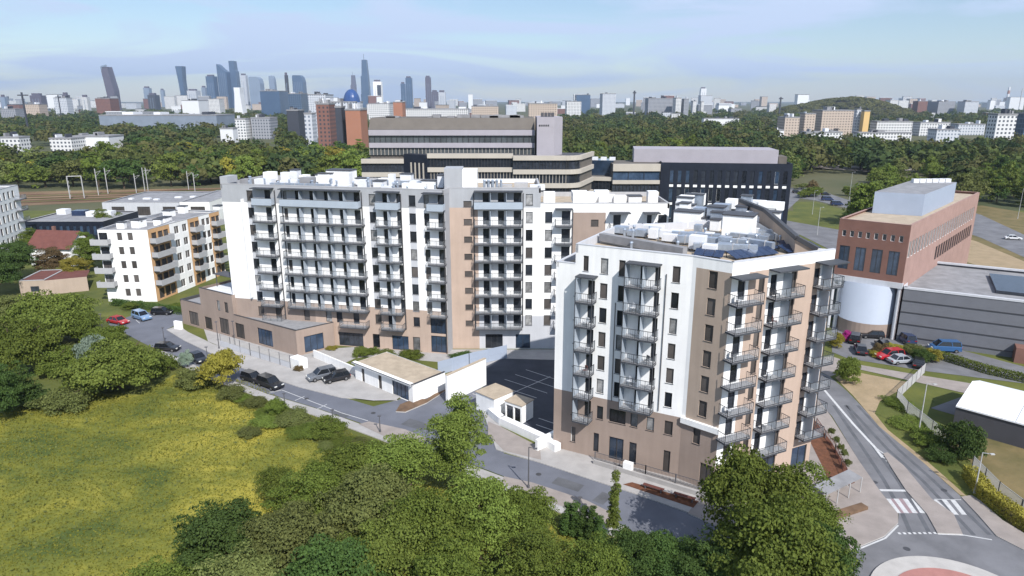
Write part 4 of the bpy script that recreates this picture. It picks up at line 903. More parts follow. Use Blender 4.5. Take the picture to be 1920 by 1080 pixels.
# ================================================================ neighbouring buildings
def block(name, f, depth, z1, walls, label, cat, holes=(), zone=None, cuts_s=(), cuts_z=(), roofm='roof_grey', dep=.22, z0=-.3, side=0, par=.45, top=None):
    r_ = root(name, f.p0, label, cat); mb = MB(); wall(mb, f, 0, f.L, z0, z1, list(holes), zone, cuts_s, cuts_z, dep)
    P = [W2(f, 0, 0), W2(f, f.L, 0), W2(f, f.L, depth), W2(f, 0, depth)]
    for i in (1, 2, 3): vwall(mb, P[i], P[(i+1) % 4], z0, z1, side)
    mb.build('wall', walls, r_)
    mb = MB(); mb.add([(*p, z1-par) for p in P], [(0, 1, 2, 3)]); mb.build('roof', [roofm], r_)
    mb = MB(); parapet(mb, P, z1, z1+.1, .3, closed=True, out=.04); mb.build('parapet', [top or 'balcony_concrete'], r_)
    return r_, P
# E: white and orange five storey block
zE = 15.7
fE = Fac(G(182, 431, zE), G(276, 431, zE)); fE2 = Fac(G(276, 431, zE), G(410, 396, zE))
he = []
for k in range(5):
    z = 1.2+k*3.05
    for u in (218, 238): a = fE.S(u, 440); H(he, a, a+1.15, z, z+1.7, 'white', 'window', 'glass_shutter')
    if k: a = fE.S(190, 440); H(he, a-.6, a+1.2, z-.5, z+1.7, 'door', 'balcony_door')
eb_, PE = block('apartment_building', fE, 12, zE, ['white_plaster', 'orange_plaster'], 'white five-storey apartment block with orange loggias and grey curved balconies at the left', 'apartment building', he, roofm='roof_grey')
flush(fE, eb_)
mb = MB(); hs2 = []; L2 = fE2.L
segs = [(0, .27, 1), (.27, .52, 0), (.52, .68, 1), (.68, .84, 0), (.84, 1, 1)]
for k in range(5):
    z = 1.0+k*3.05
    for t in (.33, .44, .72, .79): H(hs2, L2*t, L2*t+(1.6 if t < .5 else 1.4), z, z+1.7, 'white', 'window', 'glass_shutter')
    for t in (.04, .12, .19, .55, .62, .87, .94): H(hs2, L2*t, L2*t+1.6, z-.6, z+1.6, 'door', 'balcony_door', 'glass_shutter')
def zE2(x, z):
    for (a, b, c) in segs:
        if a*L2 <= x < b*L2: return c
    return 0
wall(mb, fE2, 0, L2, -.3, zE, hs2, zE2, cuts_s=[s_[1]*L2 for s_ in segs[:-1]]); 
pe2 = [W2(fE2, 0, 0), W2(fE2, L2, 0), W2(fE2, L2, 12), W2(fE2, 8, 12)]
vwall(mb, pe2[1], pe2[2], -.3, zE, 0); vwall(mb, pe2[2], pe2[3], -.3, zE, 0); mb.build('wall', ['white_plaster', 'orange_plaster'], eb_); flush(fE2, eb_)
mb = MB(); mb.add([(*p, zE-.46) for p in pe2], [(0, 1, 2, 3)]); mb.build('roof', ['roof_grey'], eb_); mb = MB(); parapet(mb, pe2, zE+.005, zE+.13, .3); mb.build('parapet', ['balcony_concrete'], eb_)
for k in range(1, 5):
    z = .6+k*3.05
    balcony(fE, eb_, -1.2, fE.S(206, 440), z, 1.2, 'solid')
    for (a, b) in ((.0, .25), (.53, .67), (.85, 1.0)): balcony(fE2, eb_, L2*a+.3, L2*b, z, 1.4, 'solid')
for i in range(7): unit(fE2, eb_, 3+i*7+rnd.uniform(-1, 1), rnd.uniform(2, 8), zE-.46, rnd.uniform(1.5, 3), 1.8, rnd.uniform(.8, 1.8), 'white_plaster', 'chimney', True, False)
for i in range(3): unit(fE, eb_, 2+i*3, rnd.uniform(3, 8), zE-.46, 1.6, 1.2, 1.3, 'white_plaster', 'chimney', True, False)
# F: left edge block
fF = Fac(GD(-60, 347, 168), GD(33, 347, 192)); zF = GD(33, 347, 192).z; hf = []
for k in range(6):
    for i in range(9): H(hf, 1.2+i*2.4, 2.3+i*2.4, 1+k*3, 2.9+k*3, 'shutter')
fb, _ = block('apartment_building', fF, 14, zF, ['white_plaster', 'grey_plaster'], 'white apartment block with dark side balconies cut off by the left edge', 'apartment building', [h for h in hf if h[3] < zF and h[1] < fF.L]); todo = [t for t in todo if t[3] < zF and t[1] < fF.L]; flush(fF, fb)
fFs = Fac((fF.p1.x, fF.p1.y), (fF.p1.x+3.5, fF.p1.y+9))
for k in range(1, 6): balcony(fF, fb, fF.L-3.4, fF.L+.6, k*3.05, 1.4, 'rail')
# G: white hall
def hall(name, u0, u1, v, D, depth, z, wm_, rm_, label, slope=0, group=None, nw=3, cat='building', win='glass_shutter', side_m=None):
    p, q = GD(u0, v, D), GD(u1, v, D); f = Fac(p, q); hh = []
    for i in range(nw):
        a = f.L*(i+.35)/nw; w = min(f.L/nw*.5, 5); H(hh, a, a+w, z*.35, z*.8, 'door', 'window', win)
    r_, P = block(name, f, depth, z, [wm_], label, cat, hh, roofm=rm_, par=.3); flush(f, r_)
    if group: r_['group'] = group
    return r_, f
zG = 7; g_, f_ = hall('warehouse', 191, 335, 381, 240, 30, 7, 'light_grey_plaster', 'roof_grey', 'long pale warehouse with a grey flat roof beside the railway')
for i in range(5): unit(f_, g_, 4+i*5, 8+rnd.uniform(-3, 8), 6.7, rnd.uniform(1, 3), 1.5, .5, 'roof_white', 'rooflight', False, False)
g2, f2 = hall('warehouse', 336, 392, 377, 236, 32, 7.8, 'white_plaster', 'roof_grey', 'white-walled hall joined to the right end of the pale warehouse', nw=1)
h1_, fh = hall('office_building', 40, 192, 410, 205, 20, 6.4, 'navy_cladding', 'roof_grey', 'dark low office building with a ribbon of windows behind the red-roofed house', nw=12, win='glass_blue')
for (u, w) in ((45, 3), (85, 4), (120, 5), (150, 3)): unit(fh, h1_, fh.S(u, 400), 9+rnd.uniform(0, 6), 6.1, w, 3, 1.6, rnd.choice(['navy_cladding', 'roof_white', 'solar_blue']), 'roof_unit', False, False)
# I: red-roofed house
hx = GD(118, 482, 178); hI = root('house', (hx.x, hx.y, 0), 'cream house with a dark red pitched roof among the trees at the left', 'house'); ORG[hI] = Vector((0, 0, 0)); hI.rotation_euler = (0, 0, R(-8))
mb = MB(); mb.box(-6, 6, -4, 4, 0, 5.2); mb.add([(6, -4, 5.2), (6, 4, 5.2), (6, 0, 8.6), (-6, -4, 5.2), (-6, 4, 5.2), (-6, 0, 8.6)], [(0, 1, 2), (3, 5, 4)]); mb.build('wall', ['white_plaster'], hI)
mb = MB()
for s_ in (-1, 1): mb.add([(-6.4, s_*4.6, 4.8), (6.4, s_*4.6, 4.8), (6.4, 0, 8.75), (-6.4, 0, 8.75), (-6.4, s_*4.6, 4.65), (6.4, s_*4.6, 4.65), (6.4, 0, 8.6), (-6.4, 0, 8.6)], [(0, 1, 2, 3), (4, 5, 6, 7), (0, 1, 5, 4), (1, 2, 6, 5), (3, 0, 4, 7)])
mb.build('roof', ['rust_red'], hI); mb = MB(); mb.box(-2.4, -1.7, .6, 1.3, 7, 9.6); mb.build('chimney', ['brick_red'], hI)
fI = Fac((-6, -4.02), (6, -4.02)); 
for a in (1.2, 4.6, 8.6): window(fI, hI, a, a+1.2, 2.8, 4.3, 'white')
for y in (-2, 1): 
    mb = MB(); mb.box(6.0, 6.06, y, y+1, 3, 4.3); mb.build('window', ['glass_dark'], hI)
# J: beige garage
fJ = Fpx((40, 555), (88, 553)); j_, _ = block('garage', fJ, 10, 3.4, ['tan_plaster'], 'low beige garage with a dull red roof below the red-roofed house', 'garage', roofm='rust_red', par=.05)
fJ2 = Fac((fJ.p1.x, fJ.p1.y), G(167, 545)); mb = MB(); wall(mb, fJ2, 0, fJ2.L, 0, 3.3, []); mb.build('wall', ['tan_plaster'], j_)
mb = MB(); mb.add([(*W2(fJ2, 0, 0), 3.3), (*W2(fJ2, fJ2.L, 0), 3.3), (*W2(fJ2, fJ2.L, 7), 3.3), (*W2(fJ2, 0, 9), 3.3)], [(0, 1, 2, 3)]); mb.build('roof', ['rust_red'], j_)
mb = MB(fJ.T); mb.box(2.2, 3.9, -.05, -.004, .9, 2.1); mb.build('window', ['glass_dark'], j_)

# K: big brown office
KD = 205.0
def kf_(u0, u1, vt, D=KD): p, q = GD(u0, vt, D), GD(u1, vt, D); return Fac(p, q), p.z
K = root('office_building', (GD(870, 300, KD).x, KD, 0), 'large brown and cream stepped office building with ribbon windows and a lilac tower', 'office building')
def ribbon(par, f, za, zb_, mull=1.5, inset=.5, name='ribbon_window', glass='glass_dark', mm='frame_dark'):
    mb = MB(f.T); mb.quad((0, inset, za), (f.L, inset, za), (f.L, inset, zb_), (0, inset, zb_)); o = mb.build(name, [glass], par)
    mb = MB(f.T); n = int(f.L/mull)
    for i in range(n+1): x = f.L*i/n; mb.box(x-.06, x+.06, inset-.25, inset-.003, za, zb_)
    mb.build('mullion', [mm], o)
def band(par, f, za, zb_, m, y=-.15, name='spandrel_band'):
    mb = MB(f.T); mb.box(0, f.L, y, .9, za, zb_); return mb.build(name, [m], par)
mat('glass_office', (0.07, 0.08, 0.085), 0.25, 0.5, 0.12, spec=0.6)
fK, _ = kf_(690, 1003, 230); Z = lambda v: GD(850, v, KD).z
p_, q_ = fK.p0, fK.p1
mb = MB(fK.T); mb.box(0, fK.L, .95, 22, 10, Z(243)); mb.build('wall', ['office_brown'], K)
mb = MB(fK.T); mb.add([(0, .2, Z(243)), (fK.L, .2, Z(243)), (fK.L, 3.5, Z(222)), (0, 3.5, Z(222)), (0, 22, Z(222)), (fK.L, 22, Z(222)), (0, 22, Z(243)), (fK.L, 22, Z(243))], [(0, 1, 2, 3), (3, 2, 5, 4), (0, 3, 4, 6), (1, 7, 5, 2)]); mb.build('plant_screen', ['office_brown'], K)
band(K, fK, Z(254), Z(243.5), 'office_lilac'); ribbon(K, fK, Z(268), Z(254), 1.6, glass='glass_office'); band(K, fK, Z(277), Z(268), 'office_lilac'); ribbon(K, fK, Z(291), Z(277), 1.1, glass='glass_office', mm='office_cream')
fKt = Fac(GD(1007, 218, KD-3), GD(1040, 218, KD-3)); mb = MB(fKt.T); mb.box(0, fKt.L, 0, 16, 10, Z(219)); mb.add([(fKt.L+.003, 0, 10), (fKt.L+2.6, 4, 10), (fKt.L+2.6, 4, Z(220)), (fKt.L+.003, 0, Z(219)), (fKt.L+2.6, 14, 10), (fKt.L+2.6, 14, Z(220)), (fKt.L+.003, 16, Z(219)), (fKt.L+.003, 16, 10)], [(0, 1, 2, 3), (1, 4, 5, 2), (4, 7, 6, 5), (3, 2, 5, 6)]); mb.build('tower', ['office_lilac'], K)
mb = MB(fKt.T)
for i in range(5): mb.box(.6+i*.62, 1.0+i*.62, -.12, -.004, Z(236), Z(233)); 
mb.build('sign_letters', ['cap_dark'], K)
for i in range(4): mb = MB(fKt.T); mb.box(1.2+i*1.0, 2.0+i*1.0, 1+i*.1, 3, Z(219)+.01, Z(219)+1.2); mb.build('roof_unit', ['roof_dark'], K)
# lower floors with a rounded corner
LF = [Fac(GD(677, 300, KD-3), GD(757, 300, KD-3)), Fac(GD(801, 300, KD-8), GD(962, 300, KD-8)), Fac(GD(962, 300, KD-9), GD(1062, 300, KD-9))]
Z2 = lambda v, D: GD(850, v, D).z
top = [(298, 306), (288, 297), (292, 302)]
for f, (va, vb), D in zip(LF, top, (KD-3, KD-8, KD-9)):
    za, zb_ = Z2(vb, D), Z2(va, D); fl = 3.9
    mb = MB(f.T); mb.box(.05, f.L-.05, .92, 12, -.3, za); mb.build('wall', ['office_brown'], K)
    for k in range(5):
        z = zb_-k*fl; band(K, f, z-1.3, z, 'office_cream'); ribbon(K, f, z-fl, z-1.3, .9, glass='glass_dark', mm='office_cream' if k % 2 else 'frame_dark')
    mb = MB(f.T); mb.box(0, f.L, .9, 12, zb_-.5, zb_-.4); mb.build('roof_terrace', ['roof_dark'], K)
# curved right end: polygonal floors going back
c0_ = LF[2].p1; cen = Vector((c0_.x, c0_.y+5, 0)); pts = []
for i in range(7):
    a = R(-90+i*12); pts.append(Vector((cen.x+5*math.cos(a), cen.y+5*math.sin(a), 0)))
pts.append(pts[-1]+Vector((5.0, 14, 0)))
zb_ = Z2(292, KD-9)
for i in range(len(pts)-1):
    f = Fac(pts[i], pts[i+1])
    for k in range(5): z = zb_-k*3.9; mb = MB(f.T); mb.box(0, f.L+.01, -.15, .6, z-1.3, z); mb.build('spandrel_band', ['office_cream'], K); mb = MB(f.T); mb.quad((0, .45, z-3.9), (f.L, .45, z-3.9), (f.L, .45, z-1.3), (0, .45, z-1.3)); mb.build('ribbon_window', ['office_brown' if i > 5 else 'glass_dark'], K)
mb = MB(); mb.add([(p.x, p.y, zb_-.5) for p in pts]+[(pts[-1].x-14, pts[-1].y+2, zb_-.5), (c0_.x-8, c0_.y+12, zb_-.5), (c0_.x-8, c0_.y, zb_-.5)], [tuple(range(len(pts)+3))]); mb.build('roof_terrace', ['roof_dark'], K)
mb = MB(); a, b = GD(757, 296, KD-3), GD(801, 288, KD-8); f = Fac(a, b)
mb.T = f.T; mb.box(0, f.L, 0, 3, 5, Z2(290, KD-6)); mb.build('wall', ['navy_cladding'], K)
for i in range(4): mb = MB(f.T); mb.box(f.L*(.3+.17*i), f.L*(.3+.17*i)+.35, -.3, -.01, 8, 24.5); mb.build('fin', ['office_cream'], K)
for i in range(14): 
    mb = MB(fK.T); x = rnd.uniform(3, fK.L-6); mb.box(x, x+rnd.uniform(1.5, 4), 8, 12, Z(222)+.01, Z(222)+rnd.uniform(.4, 1.0)); mb.build('roof_unit', ['roof_grey'], K)

# L: navy block
LD = 229.0
fL = Fac(G(1240, 305, 21.6), G(1487, 308, 21.6)); zL = 21.6
hl = []
n = 15
for i in range(n):
    x = fL.L*(.06+i*.0618)
    for z in (18.6, 12.5, 6.4, .8):
        if z < 14 or True: H(hl, x+.5, x+1.8, z-3.6 if z > 1 else .4, z+.6 if z > 1 else 2.2, rnd.choice(['white', 'door', 'door']), 'window', rnd.choice(['glass_blue', 'glass_dark']))
lb, PL = block('office_building', fL, 22, zL, ['navy_cladding'], 'navy-black office block with tall narrow windows behind the front block', 'office building', hl, roofm='roof_dark', top='navy_cladding'); flush(fL, lb)
for i in range(n):
    x = fL.L*(.06+i*.0618)
    for z in (13.6, 7.5): pn = MB(fL.T); pn.box(x+.5, x+1.8, -.06, -.004, z, z+.8); pn.build('white_panel', ['white_plaster'], lb)
fp_ = Fac(G(1187, 305, 22), G(1447, 306, 22)); mb = MB(); a = fL.W(-9, 6, 0); b = fL.W(fL.L-3.5, 6, 0); f = Fac(a, b); mb.T = f.T; mb.box(0, f.L, 0, 15, zL-.4, GD(1300, 281, LD+6).z); mb.build('plant_room', ['office_lilac'], lb)
mb = MB(fL.T); mb.box(fL.L-3.3, fL.L-.6, 6, 14, zL-.4, zL+2); mb.build('plant_room', ['office_brown'], lb)
# connecting wing between K and L
fM_ = Fac(GD(1150, 305, LD+3), GD(1239, 305, LD+3)); Zm = lambda v: GD(1200, v, LD+3).z
cw_ = root('office_building', fM_.p0, 'cream and glass three-storey wing between the brown offices and the navy block', 'office building')
mb = MB(fM_.T); mb.box(0, fM_.L, .95, 16, -.3, Zm(308)); mb.build('wall', ['office_brown'], cw_)
band(cw_, fM_, Zm(321), Zm(307.5), 'office_cream'); ribbon(cw_, fM_, Zm(338), Zm(321), 5.0, glass='glass_blue'); band(cw_, fM_, Zm(345), Zm(338), 'office_cream'); ribbon(cw_, fM_, Zm(360), Zm(345), 1.2); band(cw_, fM_, Zm(367), Zm(360), 'office_cream'); ribbon(cw_, fM_, Zm(390), Zm(367), 1.2)
fM2 = Fac(GD(1095, 333, LD+6), GD(1150, 333, LD+4)); mb = MB(fM2.T); mb.box(0, fM2.L, .95, 16, -.3, Zm(333)); mb.build('wall', ['office_brown'], cw_)
band(cw_, fM2, Zm(340), Zm(333), 'office_cream'); ribbon(cw_, fM2, Zm(358), Zm(340), 1.2); band(cw_, fM2, Zm(366), Zm(358), 'office_cream')
mb = MB(fM2.T); mb.box(2, fM2.L-.5, 5, 13, Zm(333), Zm(304)); mb.build('glass_hall', ['glass_blue'], cw_)
for i in range(3): mb = MB(fM2.T); mb.box(2+i*3, 4+i*3, 6, 8, Zm(304)+.01, Zm(304)+1); mb.build('roof_unit', ['roof_white'], cw_)

# M: brick building with drum, and N: grey slab hall
zM = 21.0
m0, m1, m2 = G(1575, 410, zM), G(1709, 423, zM), G(1837, 361, zM); fMa = Fac(m0, m1); fMb = Fac(m1, m2)
Mr = root('office_building', m1*1.0, 'brick-red office building with a pale blue rooftop plant box and a curved drum below', 'office building'); Mr.location.z = 0; ORG[Mr] = Vector((m1.x, m1.y, 0))
zb0 = fMa.Z(1640, 524); hh = []
zt1, zt2 = fMa.Z(1640, 437), fMa.Z(1640, 449)
for i in range(8): a = fMa.L*(.06+i*.115); H(hh, a, a+.65, zt2, zt1, 'white', 'window', rnd.choice(['glass_dark', 'glass_shutter']))
zt1, zt2 = fMa.Z(1640, 467), fMa.Z(1640, 512)
for i in range(4): a = fMa.L*(.05+i*.235); H(hh, a, a+1.75, zt2, zt1, 'door', 'window', 'glass_blue')
mb = MB(); wall(mb, fMa, 0, fMa.L, zb0, zM, hh, dep=.3); todo_a = todo[:]; flush(fMa, Mr)
hh = []; L3 = fMb.L
for i in range(26): a = .6+i*(L3-3)/26; H(hh, a, a+(L3-3)/26*.8, 15.0, 18.0, 'white', 'window', rnd.choice(['glass_shutter', 'glass_dark']))
for i in range(10, 26): a = .6+i*(L3-3)/26; H(hh, a, a+(L3-3)/26*.8, 11.0, 13.8, 'door', 'window', 'glass_dark')
wall(mb, fMb, 0, L3, .0, zM, hh, lambda x, z: 1, dep=.3); flush(fMb, Mr)
mback = fMa.W(0, 0, 0)+(m2-m1)*1.0; mback.z = 0
vwall(mb, (m2.x, m2.y), (mback.x, mback.y), 0, zM, 0); vwall(mb, (mback.x, mback.y), (m0.x, m0.y), zb0, zM, 0); mb.build('wall', ['brick_red', 'brick_sunlit'], Mr)
mb = MB(); mb.add([(p.x, p.y, zM-.5) for p in (m0, m1, m2, mback)], [(0, 1, 2, 3)]); mb.build('roof', ['roof_tan'], Mr)
mb = MB(); parapet(mb, [(p.x, p.y) for p in (m0, m1, m2, mback)], zM, zM+.08, .35, closed=True); mb.build('parapet', ['brick_sunlit'], Mr)
mb = MB(fMa.T); mb.box(-.1, fMa.L+.1, -.2, .6, zb0-1.0, zb0); mb.build('cornice', ['light_grey_plaster'], Mr)
bx = MB(); b0_ = G(1635, 399, zM-.45); b1_ = G(1728, 405, zM-.45); dr = (m2-m1).normalized(); b2_, b3_ = b1_+dr*27, b0_+dr*27
bx.prism([(p.x, p.y) for p in (b0_, b1_, b2_, b3_)], zM-.48, zM+3.7, 0, 1); bx.build('plant_box', ['cladding_blue', 'roof_grey'], Mr)
for i in range(6): p = b0_+dr*(21+i*.8)+(b1_-b0_)*(.2+i*.12); mb = MB(); mb.box(p.x, p.x+1.2, p.y, p.y+1, zM+3.71, zM+4.5); mb.build('roof_unit', ['roof_white'], Mr)
# drum and columns
dc = fMa.W(fMa.L*.52, 3.2, 0); mb = MB(); vs = []; 
mb.tube((dc.x, dc.y, 2.6), (dc.x, dc.y, zb0-1), 5.0, 5.0, 96); mb.build('drum_wall', ['drum_white'], Mr, smooth=True)
mb = MB(); mb.tube((dc.x, dc.y, 0), (dc.x, dc.y, 2.6), 5.02, 5.02, 40); mb.build('drum_base', ['brown_plaster'], Mr)
for s_ in (.2, fMa.L*.12, fMa.L-.3): mb = MB(); p = fMa.W(s_, .3, 0); mb.tube(p, p+Vector((0, 0, zb0-1)), .35, .35, 16); mb.build('column', ['light_grey_plaster'], Mr)
mb = MB(fMa.T); mb.box(-3, fMa.L, 7.5, 8, 0, zb0-1); mb.build('recessed_glazing', ['glass_blue'], Mr)
# N
n0 = fMa.W(fMa.L+.4, .0, 0); n1 = G(1905, 672); n2 = n1+(n1-n0).normalized()*30
fN = Fac(n0, n2); zN = zb0-.9
nr = root('warehouse', n0, 'wide grey-clad hall with dark horizontal joints right of the brick offices', 'warehouse')
mb = MB(); wall(mb, fN, 0, fN.L, 0, zN, []); P = [W2(fN, 0, 0), W2(fN, fN.L, 0), W2(fN, fN.L, 26), W2(fN, 0, 26)]
for i in (1, 2, 3): vwall(mb, P[i], P[(i+1) % 4], 0, zN, 0)
mb.build('wall', ['cladding_grey'], nr); mb = MB(); mb.add([(*p, zN-.4) for p in P], [(0, 1, 2, 3)]); mb.build('roof', ['roof_grey'], nr)
mb = MB(); parapet(mb, P, zN, zN+.35, .5, closed=True, out=.1); mb.build('parapet', ['light_grey_plaster'], nr)
mb = MB(fN.T)
for z in (1.0, 3.3, 5.5, 7.6): mb.box(0, fN.L, -.12, -.004, z, z+.12)
mb.build('joint_rail', ['cap_dark'], nr)
mb = MB(fN.T); mb.box(14, 40, 6, 20, zN-.38, zN+.2); mb.build('rooflight', ['glass_dark'], nr)
mb = MB(fN.T); mb.box(fN.L*.36, fN.L*.36+3, -2.5, -.02, 0, 2.6); mb.build('entrance_block', ['brick_red'], nr)
# O: tent
t0, t1, t2_ = G(1793, 760, 3.3), G(1960, 805, 3.3), G(1808, 711, 4.6)
dT = (t1-t0); dT.z = 0; dT.normalize(); nT = Vector((-dT.y, dT.x, 0)); LT = 22
te = root('marquee', (t0.x, t0.y, 0), 'long marquee with white fabric roof and dark side walls at the right', 'marquee')
dpt = (t2_-t0).xy.length
A_, B_ = Vector((t0.x, t0.y, 0)), Vector((t0.x, t0.y, 0))+dT*LT; C_, D_ = B_+nT*dpt, A_+nT*dpt
mb = MB()
for (p, q) in ((A_, B_), (B_, C_), (D_, A_)): mb.add([p, q, q+Vector((0, 0, 3.25)), p+Vector((0, 0, 3.25))], [(0, 1, 2, 3)])
mb.build('side_wall', ['tent_dark'], te)
mb = MB(); up = Vector((0, 0, 1))
mb.add([A_+up*3.3-nT*.15, B_+up*3.3-nT*.15, C_+up*4.6, D_+up*4.6, A_+up*3.1-nT*.15, B_+up*3.1-nT*.15, C_+up*4.5, D_+up*4.5], [(0, 1, 2, 3), (0, 1, 5, 4), (1, 2, 6, 5), (3, 0, 4, 7), (4, 7, 6, 5)])
mb.add([D_+up*4.6, C_+up*4.6, C_+up*3.2+nT*5, D_+up*3.2+nT*5], [(0, 1, 2, 3)]); mb.build('roof', ['tent_white'], te)
mb = MB()
for t in (6.5, 13, 19.5): mb.bar(A_+dT*t+up*3.33-nT*.1, D_+dT*t+up*4.63, .06)
mb.build('seam', ['balcony_concrete'], te)

# ================================================================ cars
def car_parts(kind):
    if ('car', kind) in CACHE: return CACHE[('car', kind)]
    Ln, Wd, Hh = dict(hatch=(4.1, 1.75, 1.48), sedan=(4.6, 1.8, 1.42), suv=(4.6, 1.88, 1.7), van=(4.9, 1.95, 1.95))[kind]
    hx_, tx = dict(hatch=(.95, 1.0), sedan=(.75, .72), suv=(.9, 1.0), van=(1.15, 1.0))[kind]
    # side profile of lower body, then tapered cabin
    x0, x1 = -Ln/2, Ln/2; belt = Hh*.60
    prof = [(x0+.05, .32), (x0, .55), (x0+.06, belt*.93), (x0+.5, belt), (x1-1.25, belt), (x1-.35, belt*.86), (x1-.02, .62), (x1-.04, .32)]
    b = MB(); ys = [(-Wd/2, .0), (-Wd/2+.02, 0), (Wd/2, 0)]
    n = len(prof); sec = [(-Wd/2+.12, .94, .03), (-Wd/2, 1.0, 0), (Wd/2, 1.0, 0), (Wd/2-.12, .94, .03)]
    vs = []
    for (y, s_, dz) in sec:
        for (x, z) in prof: vs.append((x*(.985 if dz else 1), y, .32+(z-.32)*(1.0 if dz == 0 else 1.04)-.0))
    # middle sections raised, edges slightly in: gives rounded shoulders
    order = [1, 0, 3, 2]
    vs = []
    for (y, inn) in ((-Wd/2+.04, 1), (-Wd/2, 0), (-Wd/2+.14, 2), (Wd/2-.14, 2), (Wd/2, 0), (Wd/2-.04, 1)):
        for (x, z) in prof:
            zz_ = z if inn == 2 else (z-.1 if z > .7 else z) if inn == 0 else .32+(z-.32)*.05
            vs.append((x*(.97 if inn == 0 and abs(x) > Ln*.4 else 1), y, zz_))
    fs = []
    for s_ in range(5):
        for i in range(n-1): fs.append((s_*n+i, s_*n+i+1, (s_+1)*n+i+1, (s_+1)*n+i))
    fs.append(tuple(range(n-1, -1, -1))); fs.append(tuple(range(5*n, 6*n)))
    b.add(vs, fs)
    rx0, rx1 = (x0+.35 if kind != 'sedan' else x0+1.15), (x1-1.95 if kind != 'van' else x1-1.6)
    cb0, cb1 = (x0+.12 if kind != 'sedan' else x0+.6), (x1-1.15 if kind != 'van' else x1-.75)
    b.box(rx0+.05, rx1+.02, -Wd/2+.24, Wd/2-.24, Hh-.05, Hh)
    for sx in (rx0+.02, (rx0+rx1)/2, rx1-.02):
        for sy in (-1, 1): b.bar((sx+(cb0-rx0 if sx < -0.5 else (cb1-rx1 if sx > rx1-.1 else 0)), sy*(Wd/2-.1), belt-.02), (sx, sy*(Wd/2-.25), Hh-.02), .08)
    g = MB(); g.add([(cb0, -Wd/2+.1, belt-.03), (cb1, -Wd/2+.1, belt-.03), (cb1, Wd/2-.1, belt-.03), (cb0, Wd/2-.1, belt-.03), (rx0, -Wd/2+.26, Hh-.05), (rx1, -Wd/2+.26, Hh-.05), (rx1, Wd/2-.26, Hh-.05), (rx0, Wd/2-.26, Hh-.05)], [(0, 1, 5, 4), (1, 2, 6, 5), (2, 3, 7, 6), (3, 0, 4, 7)])
    w = MB(); w.tube((0, -.11, 0), (0, .11, 0), .32, .32, 16); ri = MB(); ri.tube((0, -.125, 0), (0, .125, 0), .19, .19, 10)
    hl_ = MB(); hl_.box(-.06, .06, -.2, .2, -.07, .07)
    CACHE[('car', kind)] = (b.mesh('body', ['paint_black']), g.mesh('windows', ['car_glass']), w.mesh('tyre', ['tyre']), ri.mesh('rim', ['rim']), hl_.mesh('headlight', ['lamp_glass']), hl_.mesh('taillight', ['tail_red']), Ln, Wd, belt)
    return CACHE[('car', kind)]
def car(u, v, rz, colour, kind, label, group='parked cars', z=.06):
    b, g, w, ri, hl_, tl, Ln, Wd, belt = car_parts(kind); p = G(u, v, z)
    r_ = root('parked_car', p, label, 'car', group, rz); ORG[r_] = Vector((0, 0, 0))
    link('body', b, r_, mats=[M('paint_'+colour)]); link('windows', g, r_)
    for sx in (-1, 1):
        for sy in (-1, 1):
            o = link('wheel', w, r_, (sx*Ln*.31, sy*(Wd/2-.1), .32)); link('rim', ri, o)
    for sy in (-1, 1): link('headlight', hl_, r_, (Ln/2-.06, sy*(Wd/2-.32), belt*.72)); link('taillight', tl, r_, (-Ln/2+.04, sy*(Wd/2-.3), belt*.8))
RA = R(-32)
car(222, 606, R(-25), 'red', 'sedan', 'red car parked at the far bays on the left'); car(266, 598, R(-35), 'blue', 'suv', 'light blue-grey car parked between the red car and a black one')
car(305, 589, R(0), 'black', 'hatch', 'black hatchback parked farthest along, next to the brown annex'); car(315, 657, R(-5), 'black', 'hatch', 'black rounded car standing alone on the street behind the big bush')
car(371, 676, R(-42), 'black', 'sedan', 'black car half hidden behind the thin pale tree'); car(475, 714, RA, 'black', 'hatch', 'black car parked just right of the yellowish tree'); car(507, 725, R(-35), 'black', 'suv', 'black car with pale bonnet at the head of the empty bays')
car(604, 709, R(215), 'grey', 'suv', 'dark grey estate on the forecourt, left of a black one', z=.2); car(631, 713, R(212), 'black', 'hatch', 'black car on the forecourt, nearer the bin store', z=.2)
for (u, v, rz, c, k, t) in ((1634, 633, 170, 'black', 'hatch', 'black car beside the blue drum'), (1603, 640, 60, 'black', 'suv', 'dark car between shrubs below the drum'), (1613, 660, 70, 'black', 'sedan', 'dark car beside the tall green bush'), (1667, 672, 190, 'red', 'suv', 'bright red car in the lot below the grey hall'), (1690, 680, 10, 'silver', 'sedan', 'silver car next to the bright red car'), (1722, 685, 60, 'black', 'sedan', 'black car at the end of the shrubs'), (1770, 658, 172, 'bright', 'van', 'blue van against the grey hall'), (1696, 640, 90, 'navy', 'suv', 'dark blue car below the corner column of the grey hall'), (1655, 652, 80, 'black', 'hatch', 'black hatchback in front of the drum')):
    car(u, v, R(rz), c, k, t)
for (u, v, rz, c, k, t) in ((1899, 449, -20, 'white', 'sedan', 'white car driving on the far road right of the brick offices'), (1551, 376, -10, 'navy', 'van', 'blue lorry-like van on the far highway, left of its pair'), (1569, 385, -10, 'navy', 'van', 'blue van on the far highway, right of its pair'), (1494, 362, 0, 'black', 'hatch', 'dark car on the far highway beside the navy block'), (1548, 366, 0, 'black', 'hatch', 'dark small car at the far side of the highway')):
    car(u, v, R(rz), c, k, t, 'cars on the far roads')
